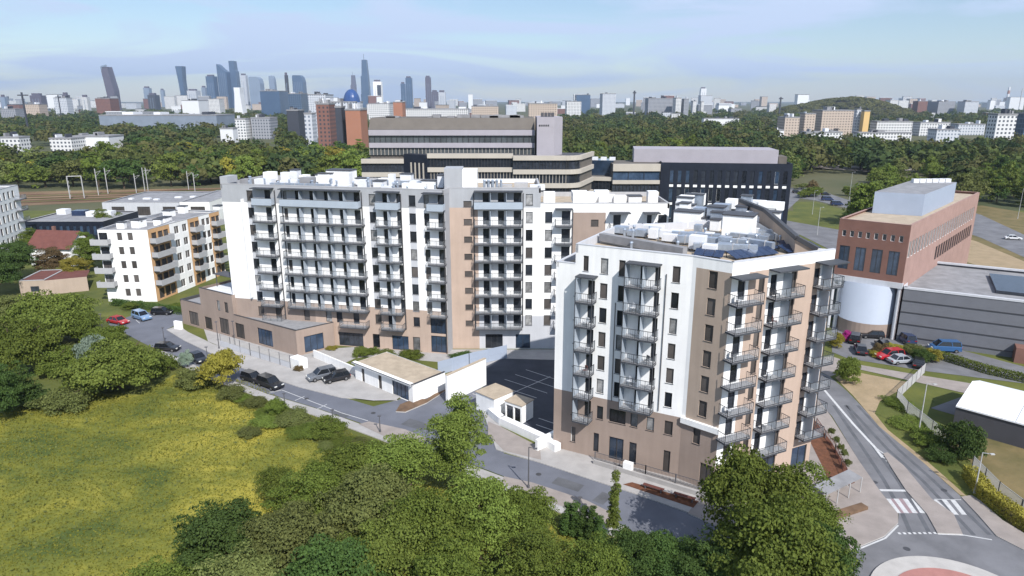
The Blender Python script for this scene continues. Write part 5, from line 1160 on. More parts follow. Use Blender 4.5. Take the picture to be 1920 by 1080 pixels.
# ================================================================ trees
def leaf_quads(cent, nrm, size, rs):
    n = len(cent); r = rs.normal(size=(n, 3)); r /= np.linalg.norm(r, axis=1)[:, None]
    nn = nrm*0.9+r*0.8; nn /= np.linalg.norm(nn, axis=1)[:, None]
    t = np.cross(nn, rs.normal(size=(n, 3))); t /= np.linalg.norm(t, axis=1)[:, None]; b = np.cross(nn, t)
    s = (size*rs.uniform(.6, 1.3, n))[:, None]
    v = np.stack([cent-t*s*.6-b*s*.25, cent+t*s*.1-b*s*.5, cent+t*s*.7+b*s*.1, cent-t*s*.1+b*s*.5], 1)
    return v.reshape(-1, 3)
def np_mesh(name, verts, mats, nq=4):
    me = bpy.data.meshes.new(name); nv = len(verts); nf = nv//nq
    me.vertices.add(nv); me.vertices.foreach_set('co', verts.astype(np.float32).ravel())
    me.loops.add(nv); me.loops.foreach_set('vertex_index', np.arange(nv, dtype=np.int32))
    me.polygons.add(nf); me.polygons.foreach_set('loop_start', np.arange(0, nv, nq, dtype=np.int32)); me.polygons.foreach_set('loop_total', np.full(nf, nq, dtype=np.int32))
    for m in mats: me.materials.append(M(m))
    me.update(calc_edges=True); me.validate(); return me
def crown_points(shape, nclump, per, rs, cl=.16):
    """unit crown: radius 1 in x,y, height 0..1 in z (z scaled later). returns centres, normals"""
    cs = []
    lobes = []
    if shape == 'round':
        lobes = [((0, 0, .55), (.8, .8, .42))]+[((math.cos(a)*.5, math.sin(a)*.5, rs.uniform(.3, .65)), (rs.uniform(.3, .48),)*2+(rs.uniform(.2, .3),)) for a in rs.uniform(0, 6.28, 7)]+[((rs.uniform(-.3, .3), rs.uniform(-.3, .3), .8), (.38, .38, .2)) for _ in range(2)]
    elif shape == 'tall': lobes = [((rs.uniform(-.25, .25)*(1-k*.12), rs.uniform(-.25, .25), .16+k*.13), (.75-abs(k-2)*.13, .75-abs(k-2)*.13, .16)) for k in range(6)]+[((math.cos(a)*.45, math.sin(a)*.45, rs.uniform(.2, .6)), (.4, .4, .15)) for a in rs.uniform(0, 6.28, 5)]
    elif shape == 'column': lobes = [((rs.uniform(-.15, .15), rs.uniform(-.15, .15), .08+k*.11), (.8-.06*k, .8-.06*k, .1)) for k in range(9)]
    elif shape == 'cone': lobes = [((0, 0, .08+k*.11), (1.0-.11*k, 1.0-.11*k, .09)) for k in range(8)]
    elif shape == 'bush': lobes = [((math.cos(a)*r, math.sin(a)*r, rs.uniform(.2, .5)), (rs.uniform(.35, .55),)*2+(rs.uniform(.25, .45),)) for a, r in zip(rs.uniform(0, 6.28, 8), rs.uniform(.1, .55, 8))]
    w = np.array([l[1][0]*l[1][1]+l[1][0]*l[1][2]*2 for l in lobes]); w /= w.sum()
    idx = rs.choice(len(lobes), nclump, p=w)
    for i in idx:
        c, r = lobes[i]; d = rs.normal(size=3); d /= np.linalg.norm(d)
        if d[2] < -.35: d[2] = -d[2]
        k = rs.uniform(.5, 1.12); cs.append((np.array(c)+d*np.array(r)*k, d))
    return cs
TREES = {}
def tree_mesh(shape, seed, n, leaf, asp, nclump=110, clr=.13):
    """asp: crown height / crown radius. Crown of unit radius."""
    k = (shape, seed, n, leaf)
    if k in TREES: return TREES[k]
    rs = np.random.RandomState(seed); cs = crown_points(shape, nclump, 0, rs)
    per = n//nclump; C = []; NN = []
    for (c, d) in cs:
        c = c*np.array([1, 1, asp]); q = rs.normal(size=(per, 3)); q /= np.linalg.norm(q, axis=1)[:, None]
        rr = rs.uniform(.35, 1, per)[:, None]**.6*clr*rs.uniform(.7, 1.5); q[:, 2] = np.abs(q[:, 2])*1.0-.25
        C.append(c+q*rr*np.array([1.25, 1.25, .8])); NN.append(q*.8+d*.5)
    C = np.concatenate(C); NN = np.concatenate(NN); NN /= np.linalg.norm(NN, axis=1)[:, None]+1e-6
    v = leaf_quads(C, NN, leaf, rs); me = np_mesh('crown', v, ['leaf_mid'])
    t = MB(); rs2 = random.Random(seed)
    t.tube((0, 0, -.5), (0, 0, asp*.35), .055, .035, 8); t.tube((0, 0, asp*.35), (0, 0, asp*.75), .035, .01, 6)
    for i in range(7):
        a = rs2.uniform(0, 6.28); z = asp*rs2.uniform(.1, .5); r = rs2.uniform(.4, .75); t.tube((0, 0, z), (math.cos(a)*r, math.sin(a)*r, z+asp*rs2.uniform(.15, .35)), .025, .006, 5)
    tm = t.mesh('trunk', ['bark']); TREES[k] = (me, tm, asp); return TREES[k]
def tree(P, h, r, key, matn, label, group=None, name='tree', bare=.15, cat='tree', rz=None):
    """h: total height, r: crown radius"""
    me, tm, asp = key; rt = root(name, P, label, cat, group, rz if rz is not None else random.uniform(0, 6.28))
    base = h*bare; sz = (h-base)/asp
    o = link('crown', me, rt, (0, 0, base), 0, [M(matn)]); o.scale = (r, r, sz)
    t = link('trunk', tm, rt, (0, 0, base), 0); t.scale = (r*.9, r*.9, sz if base < .6 else max(sz, base*2))
    return rt
NEAR = [tree_mesh('round', s, 26000, .035, 1.5, 170, .155) for s in (1, 2, 3)]+[tree_mesh('tall', s, 26000, .036, 2.6, 180, .165) for s in (4, 5)]
BIGB = [tree_mesh('bush', s, 30000, .032, 1.0, 230, .14) for s in (20, 21)]
NB = [tree_mesh('bush', s, 12000, .045, 1.1, 130, .17) for s in (6, 7, 8)]
COLM = tree_mesh('column', 9, 9000, .12, 6.0, 120, .3)
CONE = tree_mesh('cone', 10, 9000, .055, 2.6, 140, .18)
MID = [tree_mesh('round', s, 3600, .075, 1.5, 90, .17) for s in (11, 12, 13, 14)]+[tree_mesh('tall', s, 3600, .08, 2.3, 90, .18) for s in (15, 16)]+[tree_mesh('bush', s, 3600, .075, 1.4, 90, .18) for s in (17, 18, 19)]
def T(u, v, h, r, k, m, label, **kw): return tree(G(u, v), h, r, k, m, label, **kw)
# -- foreground wood along the bottom (u, v of the FOOT, height, radius)
fg = [
 (870, 930, 12.5, 4.1, NEAR[3], 'leaf_bright', 'tall bright green street tree in front of the ramp house'),
 (1395, 1078, 11.6, 5.3, NEAR[0], 'leaf_mid', 'large dark broadleaf tree in front of the front block corner, left half of the clump'),
 (1482, 1062, 10.8, 4.4, NEAR[4], 'leaf_mid', 'large dark broadleaf tree in front of the front block corner, right half of the clump'),
 (1440, 1180, 11.0, 5.6, NEAR[2], 'leaf_mid', 'green tree at the bottom edge below the corner clump'),
 (1530, 1160, 8.5, 3.0, NEAR[1], 'leaf_dark', 'small dark tree at the bottom edge beside the roundabout'),
 (650, 960, 7.0, 4.6, NEAR[0], 'leaf_mid', 'rounded green tree at the top of the foreground wood beside the street'),
 (760, 950, 8.0, 4.8, NEAR[1], 'leaf_bright', 'yellow-green tree left of the tall street tree'),
 (590, 1020, 7.5, 4.6, NEAR[2], 'leaf_mid', 'green tree on the meadow side of the foreground wood'),
 (700, 1060, 9.0, 5.0, NEAR[0], 'leaf_olive', 'brownish olive tree in the middle of the foreground wood'),
 (560, 1130, 8.5, 5.0, NEAR[1], 'leaf_olive', 'brownish olive tree at the left of the foreground wood'),
 (420, 1110, 8.0, 4.6, NEAR[2], 'leaf_dark', 'dark green tree standing out into the meadow at the bottom'),
 (330, 1180, 6.0, 4.2, NEAR[0], 'leaf_mid', 'green tree at the bottom edge, leftmost of the foreground wood'),
 (460, 1220, 8.0, 4.6, NEAR[1], 'leaf_olive', 'olive tree at the bottom edge right of the leftmost one'),
 (640, 1220, 9.0, 4.8, NEAR[2], 'leaf_dark', 'dark tree at the bottom edge under the olive crowns'),
 (800, 1110, 9.0, 4.6, NEAR[1], 'leaf_mid', 'green tree below the tall street tree'),
 (900, 1060, 8.5, 4.4, NEAR[2], 'leaf_bright', 'bright green tree right below the tall street tree'),
 (985, 1040, 6.5, 3.6, NEAR[0], 'leaf_mid', 'green tree beside the street lamp'),
 (860, 1230, 9.0, 4.8, NEAR[0], 'leaf_mid', 'green tree at the bottom edge in the middle of the wood'),
 (1000, 1150, 8.0, 4.0, NEAR[3], 'leaf_mid', 'green tree at the left of the small clearing'),
 (1110, 1160, 7.0, 3.4, NEAR[1], 'leaf_mid', 'green tree at the bottom below the small clearing'),
 (1180, 1130, 6.5, 3.2, NEAR[2], 'leaf_dark', 'dark tree at the bottom between clearing and street'),
 (1250, 1130, 6.0, 3.6, NEAR[0], 'leaf_dark', 'very dark tree at the bottom beside the shaded street'),
 (1330, 1150, 7.0, 3.8, NEAR[1], 'leaf_dark', 'dark tree at the bottom left of the big corner clump'),
 (730, 1160, 9.0, 4.6, NEAR[1], 'leaf_bright', 'light green tree low in the foreground wood'),
 (520, 940, 4.0, 2.6, NB[0], 'leaf_mid', 'low bush at the upper edge of the meadow wood'),
]
for (u, v, h, r, k, m, t) in fg: T(u, v, h, r, k, m, t)
T(1149, 1010, 7.2, .75, COLM, 'leaf_bright', 'narrow columnar poplar beside the lower street')
for i, (u, v, h) in enumerate(((1062, 1002, 3.4), (1078, 1008, 3.8), (1094, 1014, 3.6), (1110, 1022, 4.0), (1124, 1030, 3.4))): T(u, v, h, .85, COLM, 'leaf_dark', ['dark cypress at the left end of the row by the street', 'second dark cypress from the left in the row by the street', 'middle dark cypress in the row by the street', 'dark cypress right of the middle one in the row by the street', 'dark cypress nearest the columnar poplar'][i], group='row of dark cypresses', bare=.03)
# -- left side trees and bushes
SCR = ['leaf_mid', 'leaf_olive', 'leaf_mid', 'leaf_bright']
kb = [(455, 752), (478, 762), (498, 775), (522, 782), (548, 794), (572, 800), (596, 812), (622, 822), (648, 832), (674, 842), (700, 850), (728, 866), (560, 815), (610, 838), (660, 860), (505, 795)]
KL = ['nearest the yellowish street tree', 'second along the kerb from the yellowish tree', 'third along the kerb from the yellowish tree', 'below the two black parked cars', 'by the first empty bay', 'by the second empty bay', 'between the empty bays and the kerb lamp', 'by the kerb lamp', 'just past the kerb lamp', 'before the bus bay', 'by the near end of the bus bay', 'nearest the foreground wood', 'on the meadow side below the first bay', 'on the meadow side below the kerb lamp', 'on the meadow side before the foreground wood', 'on the meadow side under the parked cars']
for i, (u, v) in enumerate(kb): T(u, v, random.uniform(.6, 1.5), random.uniform(1.5, 2.8), NB[i % 3], SCR[i % 4], 'low kerbside scrub '+KL[i], name='bush', cat='bush', bare=0, group='scrub along the street kerb')
lf = [
 (225, 728, 8.5, 8.2, BIGB[0], 'leaf_bright', 'very broad rounded green bush at the edge of the meadow', .02),
 (175, 700, 8.0, 3.4, NB[1], 'leaf_silver', 'silvery pale shrub at the left flank of the broad rounded tree', .02),
 (418, 725, 6.4, 3.6, NB[0], 'leaf_yellow', 'yellowish street tree between the parked cars', .05),
 (352, 690, 3.6, 1.3, NB[2], 'leaf_silver', 'thin pale tree beside the black car on the street', .1),
 (100, 640, 9.5, 8.5, BIGB[1], 'leaf_bright', 'light yellow-green willow in front of the low beige garage', .02),
 (30, 700, 10, 7.0, BIGB[0], 'leaf_mid', 'green tree at the left edge below the lawn', .02), (150, 640, 6.5, 5.0, BIGB[1], 'leaf_mid', 'green tree right of the light willow', .02),
 (50, 765, 7.5, 3.0, CONE, 'leaf_dark', 'dark spruce at the left edge of the meadow', .02), (-10, 790, 8, 4.0, NEAR[0], 'leaf_dark', 'dark tree cut by the left edge beside the spruce', .02),
 (120, 770, 3.6, 4.2, NB[1], 'leaf_olive', 'low olive bush on the meadow below the silvery shrub', .0), (15, 640, 8.0, 5.0, NEAR[1], 'leaf_olive', 'olive tree at the left edge above the green one', .02),
 (110, 700, 5.2, 4.2, NB[2], 'leaf_mid', 'mid green bush behind the spruce', .0), (200, 650, 4.2, 4.0, NB[0], 'leaf_mid', 'green bush beside the red car', .0),
 (300, 700, 3.6, 3.6, NB[1], 'leaf_mid', 'green bush between the broad tree and the street', .0), (360, 725, 3.0, 3.4, NB[2], 'leaf_olive', 'olive bush left of the yellowish street tree', .0),
 (440, 745, 2.2, 2.6, NB[1], 'leaf_olive', 'low olive bush at the foot of the yellowish street tree', .0),
 (520, 780, 2.8, 1.7, NB[0], 'leaf_mid', 'small bush on the meadow by the street kerb', .0), (470, 815, 1.3, 1.8, NB[2], 'leaf_olive', 'very low bush lying in the meadow', .0), (545, 790, 1.6, 3.2, NB[1], 'leaf_olive', 'low scrub along the kerb below the empty bays', .0), (610, 815, 2.6, 2.8, NB[2], 'leaf_mid', 'bush at the meadow kerb before the bus bay', .0),
 (166, 512, 11, 4.0, NEAR[3], 'leaf_mid', 'tall green tree left of the orange and white block', .03), (175, 500, 8.5, 3.0, NEAR[4], 'leaf_dark', 'dark tree close behind the gable of the red-roofed house', .03),
 (100, 520, 7, 4.2, NEAR[2], 'leaf_brown', 'reddish-brown leafed tree in front of the red-roofed house', .03), (145, 528, 6, 3.8, NEAR[0], 'leaf_yellow', 'yellow-green tree at the corner of the beige garage', .03),
 (30, 525, 9, 6.4, NEAR[1], 'leaf_dark', 'dark green tree left of the red-roofed house', .03), (-20, 560, 11, 6.5, NEAR[0], 'leaf_dark', 'dark tree cut by the left edge beside the beige garage', .03), (60, 480, 8, 4.5, NEAR[4], 'leaf_mid', 'green tree behind the dark tree at the left', .03),
 (205, 440, 8, 5.2, NEAR[0], 'leaf_mid', 'round green tree above the roof of the orange and white block', .03),
 (250, 578, 1.6, 2.4, NB[0], 'leaf_mid', 'clipped bush below the orange and white block', .0), (330, 580, 1.8, 2.4, NB[1], 'leaf_mid', 'bush at the corner of the brown annex', .0), (220, 572, 1.4, 1.6, NB[2], 'leaf_dark', 'small dark bush on the lawn of the orange and white block', .0),
]
for (u, v, h, r, k, m, t, b) in lf: T(u, v, h, r, k, m, t, bare=b, cat='bush' if k in NB+BIGB[:1] and h < 9 else 'tree', name='bush' if k in NB+BIGB[:1] and h < 9 else 'tree')
# -- small planting in the courtyard and beside the right road
pl_ = [(680, 668, 2.2, 1.8, 'leaf_bright', 'yellow-green shrub in the courtyard before the dark entrance'), (700, 664, 1.4, 1.5, 'leaf_mid', 'small green shrub beside the yellow-green courtyard shrub'), (728, 668, 1.5, 2.0, 'leaf_olive', 'grey-green shrub below the brown base windows'), (770, 672, 1.6, 2.4, 'leaf_mid', 'broad green shrub near the glass stair bay'), (870, 672, 1.0, 2.2, 'leaf_dark', 'dark low hedge under the tan wall'), (855, 673, 1.0, 1.6, 'leaf_dark', 'dark low shrub at the foot of the tan wall, left end'),
 (622, 655, .8, 1.2, 'leaf_yellow', 'round yellowish cushion shrub beside the annex window'), (560, 695, 1.3, 1.0, 'leaf_brown', 'small reddish plant by the white enclosure'),
 (1587, 715, 5.4, 2.2, 'leaf_bright', 'dense bright green tree beside the avenue behind the front block'), (1565, 650, 3.6, 1.6, 'leaf_yellow', 'yellow-green shrub with the pink flowers'), (1585, 640, 2.6, 1.1, 'flower_pink', 'bright magenta flowering shrub near the blue drum'),
 (1650, 665, 2.6, 1.7, 'leaf_brown', 'reddish-brown shrub between the parked cars'), (1672, 662, 2.0, 1.9, 'leaf_yellow', 'yellow-green shrub under the drum'), (1712, 665, 2.2, 2.4, 'leaf_olive', 'olive shrub left of the dark one by the hall'), (1727, 680, 3.2, 2.0, 'leaf_dark', 'dark shrub beside the black car'), (1748, 678, 2.8, 1.6, 'leaf_yellow', 'yellowish shrub in front of the blue van'), (1640, 668, 1.4, 1.6, 'leaf_yellow', 'low yellow shrub left of the bright red car'),
 (1795, 858, 6.0, 3.0, 'leaf_dark', 'dark green tree growing over the mesh fence beside the marquee'), (1740, 830, 2.0, 2.4, 'leaf_mid', 'bush left of the dark tree by the marquee'), (1768, 862, 2.0, 2.2, 'leaf_dark', 'low dark bush under the dark tree by the marquee'), (1700, 795, 1.0, 3.0, 'leaf_bright', 'low bright ground shrub on the verge inside the bend of the fence'), (1680, 760, 1.0, 2.6, 'leaf_mid', 'low green shrub at the corner of the bent fence'),
 (1150, 905, .01, .01, 'leaf_dark', None)]
for (u, v, h, r, m, t) in pl_:
    if t: T(u, v, h, r, NB[(u*7+v) % 3], m, t, bare=.0, cat='bush', name='bush')
T(1600, 410, 8, 4.2, CONE, 'leaf_dark', 'dark evergreen tree left of the brick offices', bare=.02); T(1622, 405, 7, 3.6, NEAR[4], 'leaf_dark', 'dark evergreen close against the brick offices', bare=.02)
for i, (u, v) in enumerate(((1557, 826), (1566, 841), (1574, 855), (1581, 868), (1587, 884))): T(u, v, 1.9, .5, NB[i % 3], 'leaf_olive', ['small clipped ball tree on the avenue pavement, farthest of the row', 'clipped ball tree, second farthest in the pavement row', 'clipped ball tree in the middle of the pavement row', 'clipped ball tree, second nearest in the pavement row', 'clipped ball tree nearest the open shelter'][i], group='row of ball trees on the pavement', bare=.4)
# clipped hedge by the roundabout: one hedge
def hedge(pts, h, w, m, label, n=9000, leaf=.14):
    rs = np.random.RandomState(5); P3 = [np.array(G(*p)) for p in pts]; cs = []; ns = []
    Ls = [np.linalg.norm(P3[i+1]-P3[i]) for i in range(len(P3)-1)]
    for i, Ln in enumerate(Ls):
        k = int(n*Ln/sum(Ls)); t = rs.uniform(0, 1, k)[:, None]; d = (P3[i+1]-P3[i])/Ln; nn = np.array([-d[1], d[0], 0])
        side = rs.choice(3, k); y = np.where(side == 0, -w/2, np.where(side == 1, w/2, rs.uniform(-w/2, w/2, k))); z = np.where(side == 2, h, rs.uniform(0, h, k))
        c = P3[i]+(P3[i+1]-P3[i])*t+nn*y[:, None]+np.array([0, 0, 1.])*z[:, None]+rs.normal(size=(k, 3))*.08
        no = np.where((side == 2)[:, None], np.array([0, 0, 1.]), nn*np.sign(y)[:, None]); cs.append(c); ns.append(no)
    c = np.concatenate(cs); nn = np.concatenate(ns); o = bpy.data.objects.new('hedge', np_mesh('hedge', leaf_quads(c, nn, leaf, rs), [m])); COL.objects.link(o); return tag(o, label, 'hedge')
hedge([(1815, 895), (1850, 940), (1920, 990), (2000, 1040)], 1.5, 1.3, 'leaf_yellow', 'long clipped yellow-green hedge beside the roundabout exit')
hedge([(1760, 672), (1850, 700), (2000, 735)], 1.2, 1.2, 'leaf_mid', 'dark green hedge along the foot of the grey hall', 7000)
hedge([(210, 572), (280, 580), (345, 590)], 1.3, 1.0, 'leaf_dark', 'garden hedge below the orange and white block', 6000)
# grass tufts on the meadow
rs = np.random.RandomState(21); 
def tufts(name, poly, n, size, m, hh=.35):
    P3 = np.array([G(*p).xy for p in poly]); lo, hi = P3.min(0), P3.max(0); out = []
    def inside(x, y):
        c = False; j = len(P3)-1
        for i in range(len(P3)):
            if (P3[i][1] > y) != (P3[j][1] > y) and x < (P3[j][0]-P3[i][0])*(y-P3[i][1])/(P3[j][1]-P3[i][1])+P3[i][0]: c = not c
            j = i
        return c
    pts = rs.uniform(lo, hi, (n, 2)); pts = np.array([p for p in pts if inside(*p)])
    cc_ = np.concatenate([pts, rs.uniform(.05, hh, (len(pts), 1))], 1)
    nn = rs.normal(size=cc_.shape)*[1, 1, .6]+[0, 0, .9]; nn /= np.linalg.norm(nn, axis=1)[:, None]
    o = bpy.data.objects.new(name, np_mesh(name, leaf_quads(cc_, nn, size, rs), [m])); COL.objects.link(o); tag(o, kind='stuff', label='short yellow-green grass and weeds over the meadow', cat='grass'); return o
tufts('grass', [(-60, 900), (0, 775), (120, 735), (260, 745), (330, 700), (470, 715), (560, 765), (640, 800), (740, 860), (1140, 1010), (1140, 1150), (-60, 1150)], 80000, .15, 'leaf_meadow', .14)
tufts('weeds', [(-60, 900), (0, 785), (120, 745), (260, 755), (330, 715), (470, 735), (560, 785), (640, 820), (740, 870), (1140, 1010), (1140, 1150), (-60, 1150)], 3500, .26, 'leaf_olive', .25)
# -- woods beyond: trees one can tell apart
WORD = dict(leaf_mid='green', leaf_dark='dark green', leaf_bright='light green', leaf_olive='olive', leaf_yellow='yellowish', leaf_brown='brownish')
def wood(n, ubox, D0, D1, hr, rr, mats_, label, zones, seed, avoid=()):
    r_ = random.Random(seed); k = 0; tries = 0
    while k < n and tries < n*30:
        tries += 1; D = D0*(D1/D0)**r_.random(); u = r_.uniform(*ubox); 
        P = GD(u, 300, D); P.z = 0
        if any(a[0] < P.x < a[1] and a[2] < P.y < a[3] for a in avoid): continue
        if (-20 < u < 240 and D > 430) or (1500 < u < 1640 and D < 420 and hr[1] > 7) or (u > 1825 and D < 275): continue
        mn = r_.choice(mats_); zi = min(int((u-ubox[0])/(ubox[1]-ubox[0])*len(zones)), len(zones)-1)
        lb = f'{WORD[mn]} tree in the {label}, {zones[zi]}'
        tree(P, r_.uniform(*hr), r_.uniform(*rr), r_.choice(MID), mn, lb, group=lb.replace(' tree', ' trees', 1), bare=.01, rz=r_.uniform(0, 6.28)); k += 1
GM = ['leaf_mid', 'leaf_mid', 'leaf_dark', 'leaf_bright', 'leaf_olive']
wood(90, (-60, 700), 334, 520, (11, 18), (7, 12), GM+['leaf_bright', 'leaf_yellow'], 'wood beyond the railway', ['at the left edge', 'left of the masts', 'behind the warehouse', 'above the long white block', 'beside the brown offices'], 31)
wood(60, (1050, 1640), 310, 540, (11, 17), (6, 9.5), GM, 'wood behind the navy block', ['next to the brown offices', 'left of the middle', 'right of the middle', 'by the far lawn'], 33)
wood(52, (1620, 1980), 225, 450, (9, 16), (5, 8), GM+['leaf_bright'], 'wood behind the brick offices', ['left part', 'middle part', 'right edge'], 35, avoid=[(60, 122, 100, 235)])
wood(22, (1500, 1830), 300, 345, (3, 6), (3, 5), ['leaf_bright', 'leaf_olive', 'leaf_brown', 'leaf_mid'], 'scrub below the far embankment', ['left half', 'right half'], 36)
wood(8, (1840, 1990), 285, 340, (8, 13), (4, 6.5), GM, 'strip beside the far road', ['at the right edge'], 37, avoid=[(60, 125, 100, 200)])
# the far woods that read as one mass
def forest(name, label, regions, seed, n, hr=(9, 16), mats_=('wood_green', 'wood_dark', 'wood_olive', 'wood_green')):
    NO = [(-20, 240, 420, 640), (400, 530, 520, 800), (1590, 1860, 540, 880), (1440, 1640, 600, 900), (560, 700, 430, 700), (185, 440, 880, 930), (1500, 1800, 290, 400)]
    rs = np.random.RandomState(seed)
    for mi, mn in enumerate(mats_):
        V = []
        for _ in range(n//len(mats_)):
            (u0, u1, D0, D1) = regions[rs.randint(len(regions))]; D = D0*(D1/D0)**rs.uniform(); uu = rs.uniform(u0, u1); P = GD(uu, 300, D); h = rs.uniform(*hr); r = rs.uniform(4, 9)*(1+D/2500); k = 230
            if any(a < uu < b and c_ < D < d_ for a, b, c_, d_ in NO): continue
            d = rs.normal(size=(k, 3)); d /= np.linalg.norm(d, axis=1)[:, None]; d[:, 2] = np.abs(d[:, 2])
            lump = 1+.25*np.sin(d[:, 0:1]*5+rs.uniform(0, 6))*np.cos(d[:, 1:2]*6)
            c = np.array([P.x, P.y, h*.35])+d*np.array([r, r, h*.65])*lump*rs.uniform(.8, 1.05, (k, 1)); V.append(leaf_quads(c, d, r*.25, rs))
        o = bpy.data.objects.new(name, np_mesh(name, np.concatenate(V), [mn])); COL.objects.link(o); tag(o, label, 'wood', kind='stuff')
forest('far_wood', 'far-off woodland seen as one mass in front of the city', [(-80, 700, 350, 700), (1050, 1650, 380, 800), (1600, 1980, 330, 800), (-80, 700, 500, 1150), (-80, 560, 800, 1600), (1050, 1500, 520, 1600), (1500, 1980, 600, 1500), (1050, 1980, 1000, 2600), (-80, 500, 1100, 2200)], 41, 3000)
# hill
HH = 42; mb = MB(); hp_ = GD(1572, 200, 1900); nx = 40; vs = []
for j in range(nx+1):
    for i in range(nx+1):
        x = -1+2*i/nx; y = -1+2*j/nx; z = HH*max(0, math.cos(min(1, math.hypot(x, y))*math.pi/2))**1.1*(1+.15*math.sin(x*4)); vs.append((hp_.x+x*185, hp_.y+y*260, z-.5))
mb.add(vs, [(j*(nx+1)+i, j*(nx+1)+i+1, (j+1)*(nx+1)+i+1, (j+1)*(nx+1)+i) for j in range(nx) for i in range(nx)])
struct('hill', mb, [mat('hill_cover', (.03, .035, .015), .95, .3, .03, rgb2=(.07, .06, .03), world_co=True)])
rs = np.random.RandomState(8); V = []
for _ in range(500):
    a = rs.uniform(0, 6.28); q = rs.uniform()**.5; x = math.cos(a)*q; y = math.sin(a)*q; z = HH*max(0, math.cos(min(1, math.hypot(x, y))*math.pi/2))**1.1*(1+.15*math.sin(x*4))
    d = rs.normal(size=(90, 3)); d /= np.linalg.norm(d, axis=1)[:, None]; d[:, 2] = np.abs(d[:, 2]); c = np.array([hp_.x+x*185, hp_.y+y*260, z+1])+d*np.array([10, 14, 5]); V.append(leaf_quads(c, d, 3.6, rs))
o = bpy.data.objects.new('hill_wood', np_mesh('hill_wood', np.concatenate(V), ['wood_olive'])); COL.objects.link(o); tag(o, 'olive-brown woodland covering the low hill on the horizon', 'wood', kind='stuff')

# ================================================================ the distance: mid-far buildings
gridmat('far_white_grid', (.62, .62, .62), (.08, .09, .11), 3.2, 3.1, .5, .5)
gridmat('far_beige_grid', (.47, .39, .325), (.12, .10, .09), 3.4, 3.1, .45, .45)
gridmat('far_grey_grid', (.30, .31, .34), (.07, .08, .10), 3.0, 3.2, .5, .55)
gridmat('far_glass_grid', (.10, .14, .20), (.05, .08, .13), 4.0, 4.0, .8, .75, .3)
gridmat('far_brick_grid', (.20, .10, .08), (.05, .05, .06), 3.2, 3.2, .45, .5)
gridmat('far_pale_grid', (.50, .52, .56), (.16, .19, .24), 3.4, 3.4, .45, .5)
mat('far_blue_roof', (.20, .235, .29), .6, .1, .1); mat('far_orange', (.33, .155, .10), .8, .06, .1); mat('far_dark', (.05, .055, .07), .6, .1, .1); mat('far_yellow', (.62, .42, .18), .8, .05, .1)
mat('glass_tower', (.06, .10, .17), .35, .15, .02, spec=.6); mat('glass_tower_light', (.20, .25, .33), .4, .1, .02, spec=.6); mat('tower_brown', (.10, .09, .12), .5, .15, .03)
def fit(u0, u1, vt, D, dep):
    'front corners such that front plus visible flank span u0..u1'
    while True:
        x0 = GD(u0, vt, D+dep if u0 > 960 else D).x; x1 = GD(u1, vt, D+dep if u1 < 960 else D).x
        if x1-x0 > .6*(GD(u1, vt, D).x-GD(u0, vt, D).x): break
        dep *= .8
    z = GD(u0, vt, D).z; return Vector((x0, D, z)), Vector((x1, D, z)), dep
def far(name, u0, u1, vt, D, dep, m, label, cat='building', group=None, roof=1.2, extra=0, rz=0, rm='roof_grey'):
    p, q, dep = fit(u0, u1, vt, D, dep); w = q.x-p.x; z = p.z; r_ = root(name, ((p.x+q.x)/2, D, 0), label, cat, group, rz); ORG[r_] = Vector((0, 0, 0))
    mb = MB(); mb.box(-w/2, w/2, 0, dep, -1, z); mb.build('wall', [m], r_)
    mb = MB(); mb.box(-w/2-.3, w/2+.3, -.3, dep+.3, z, z+roof); mb.build('roof', [rm], r_)
    rr = random.Random(int(u0*7+vt))
    for i in range(extra):
        x = rr.uniform(-w*.45, w*.35); mb = MB(); mb.box(x, x+w*rr.uniform(.04, .15), dep*.2, dep*.6, z+roof, z+roof+rr.uniform(1.5, 4)); mb.build('roof_unit', [rr.choice(['roof_white', 'roof_grey', 'far_dark'])], r_)
    return r_
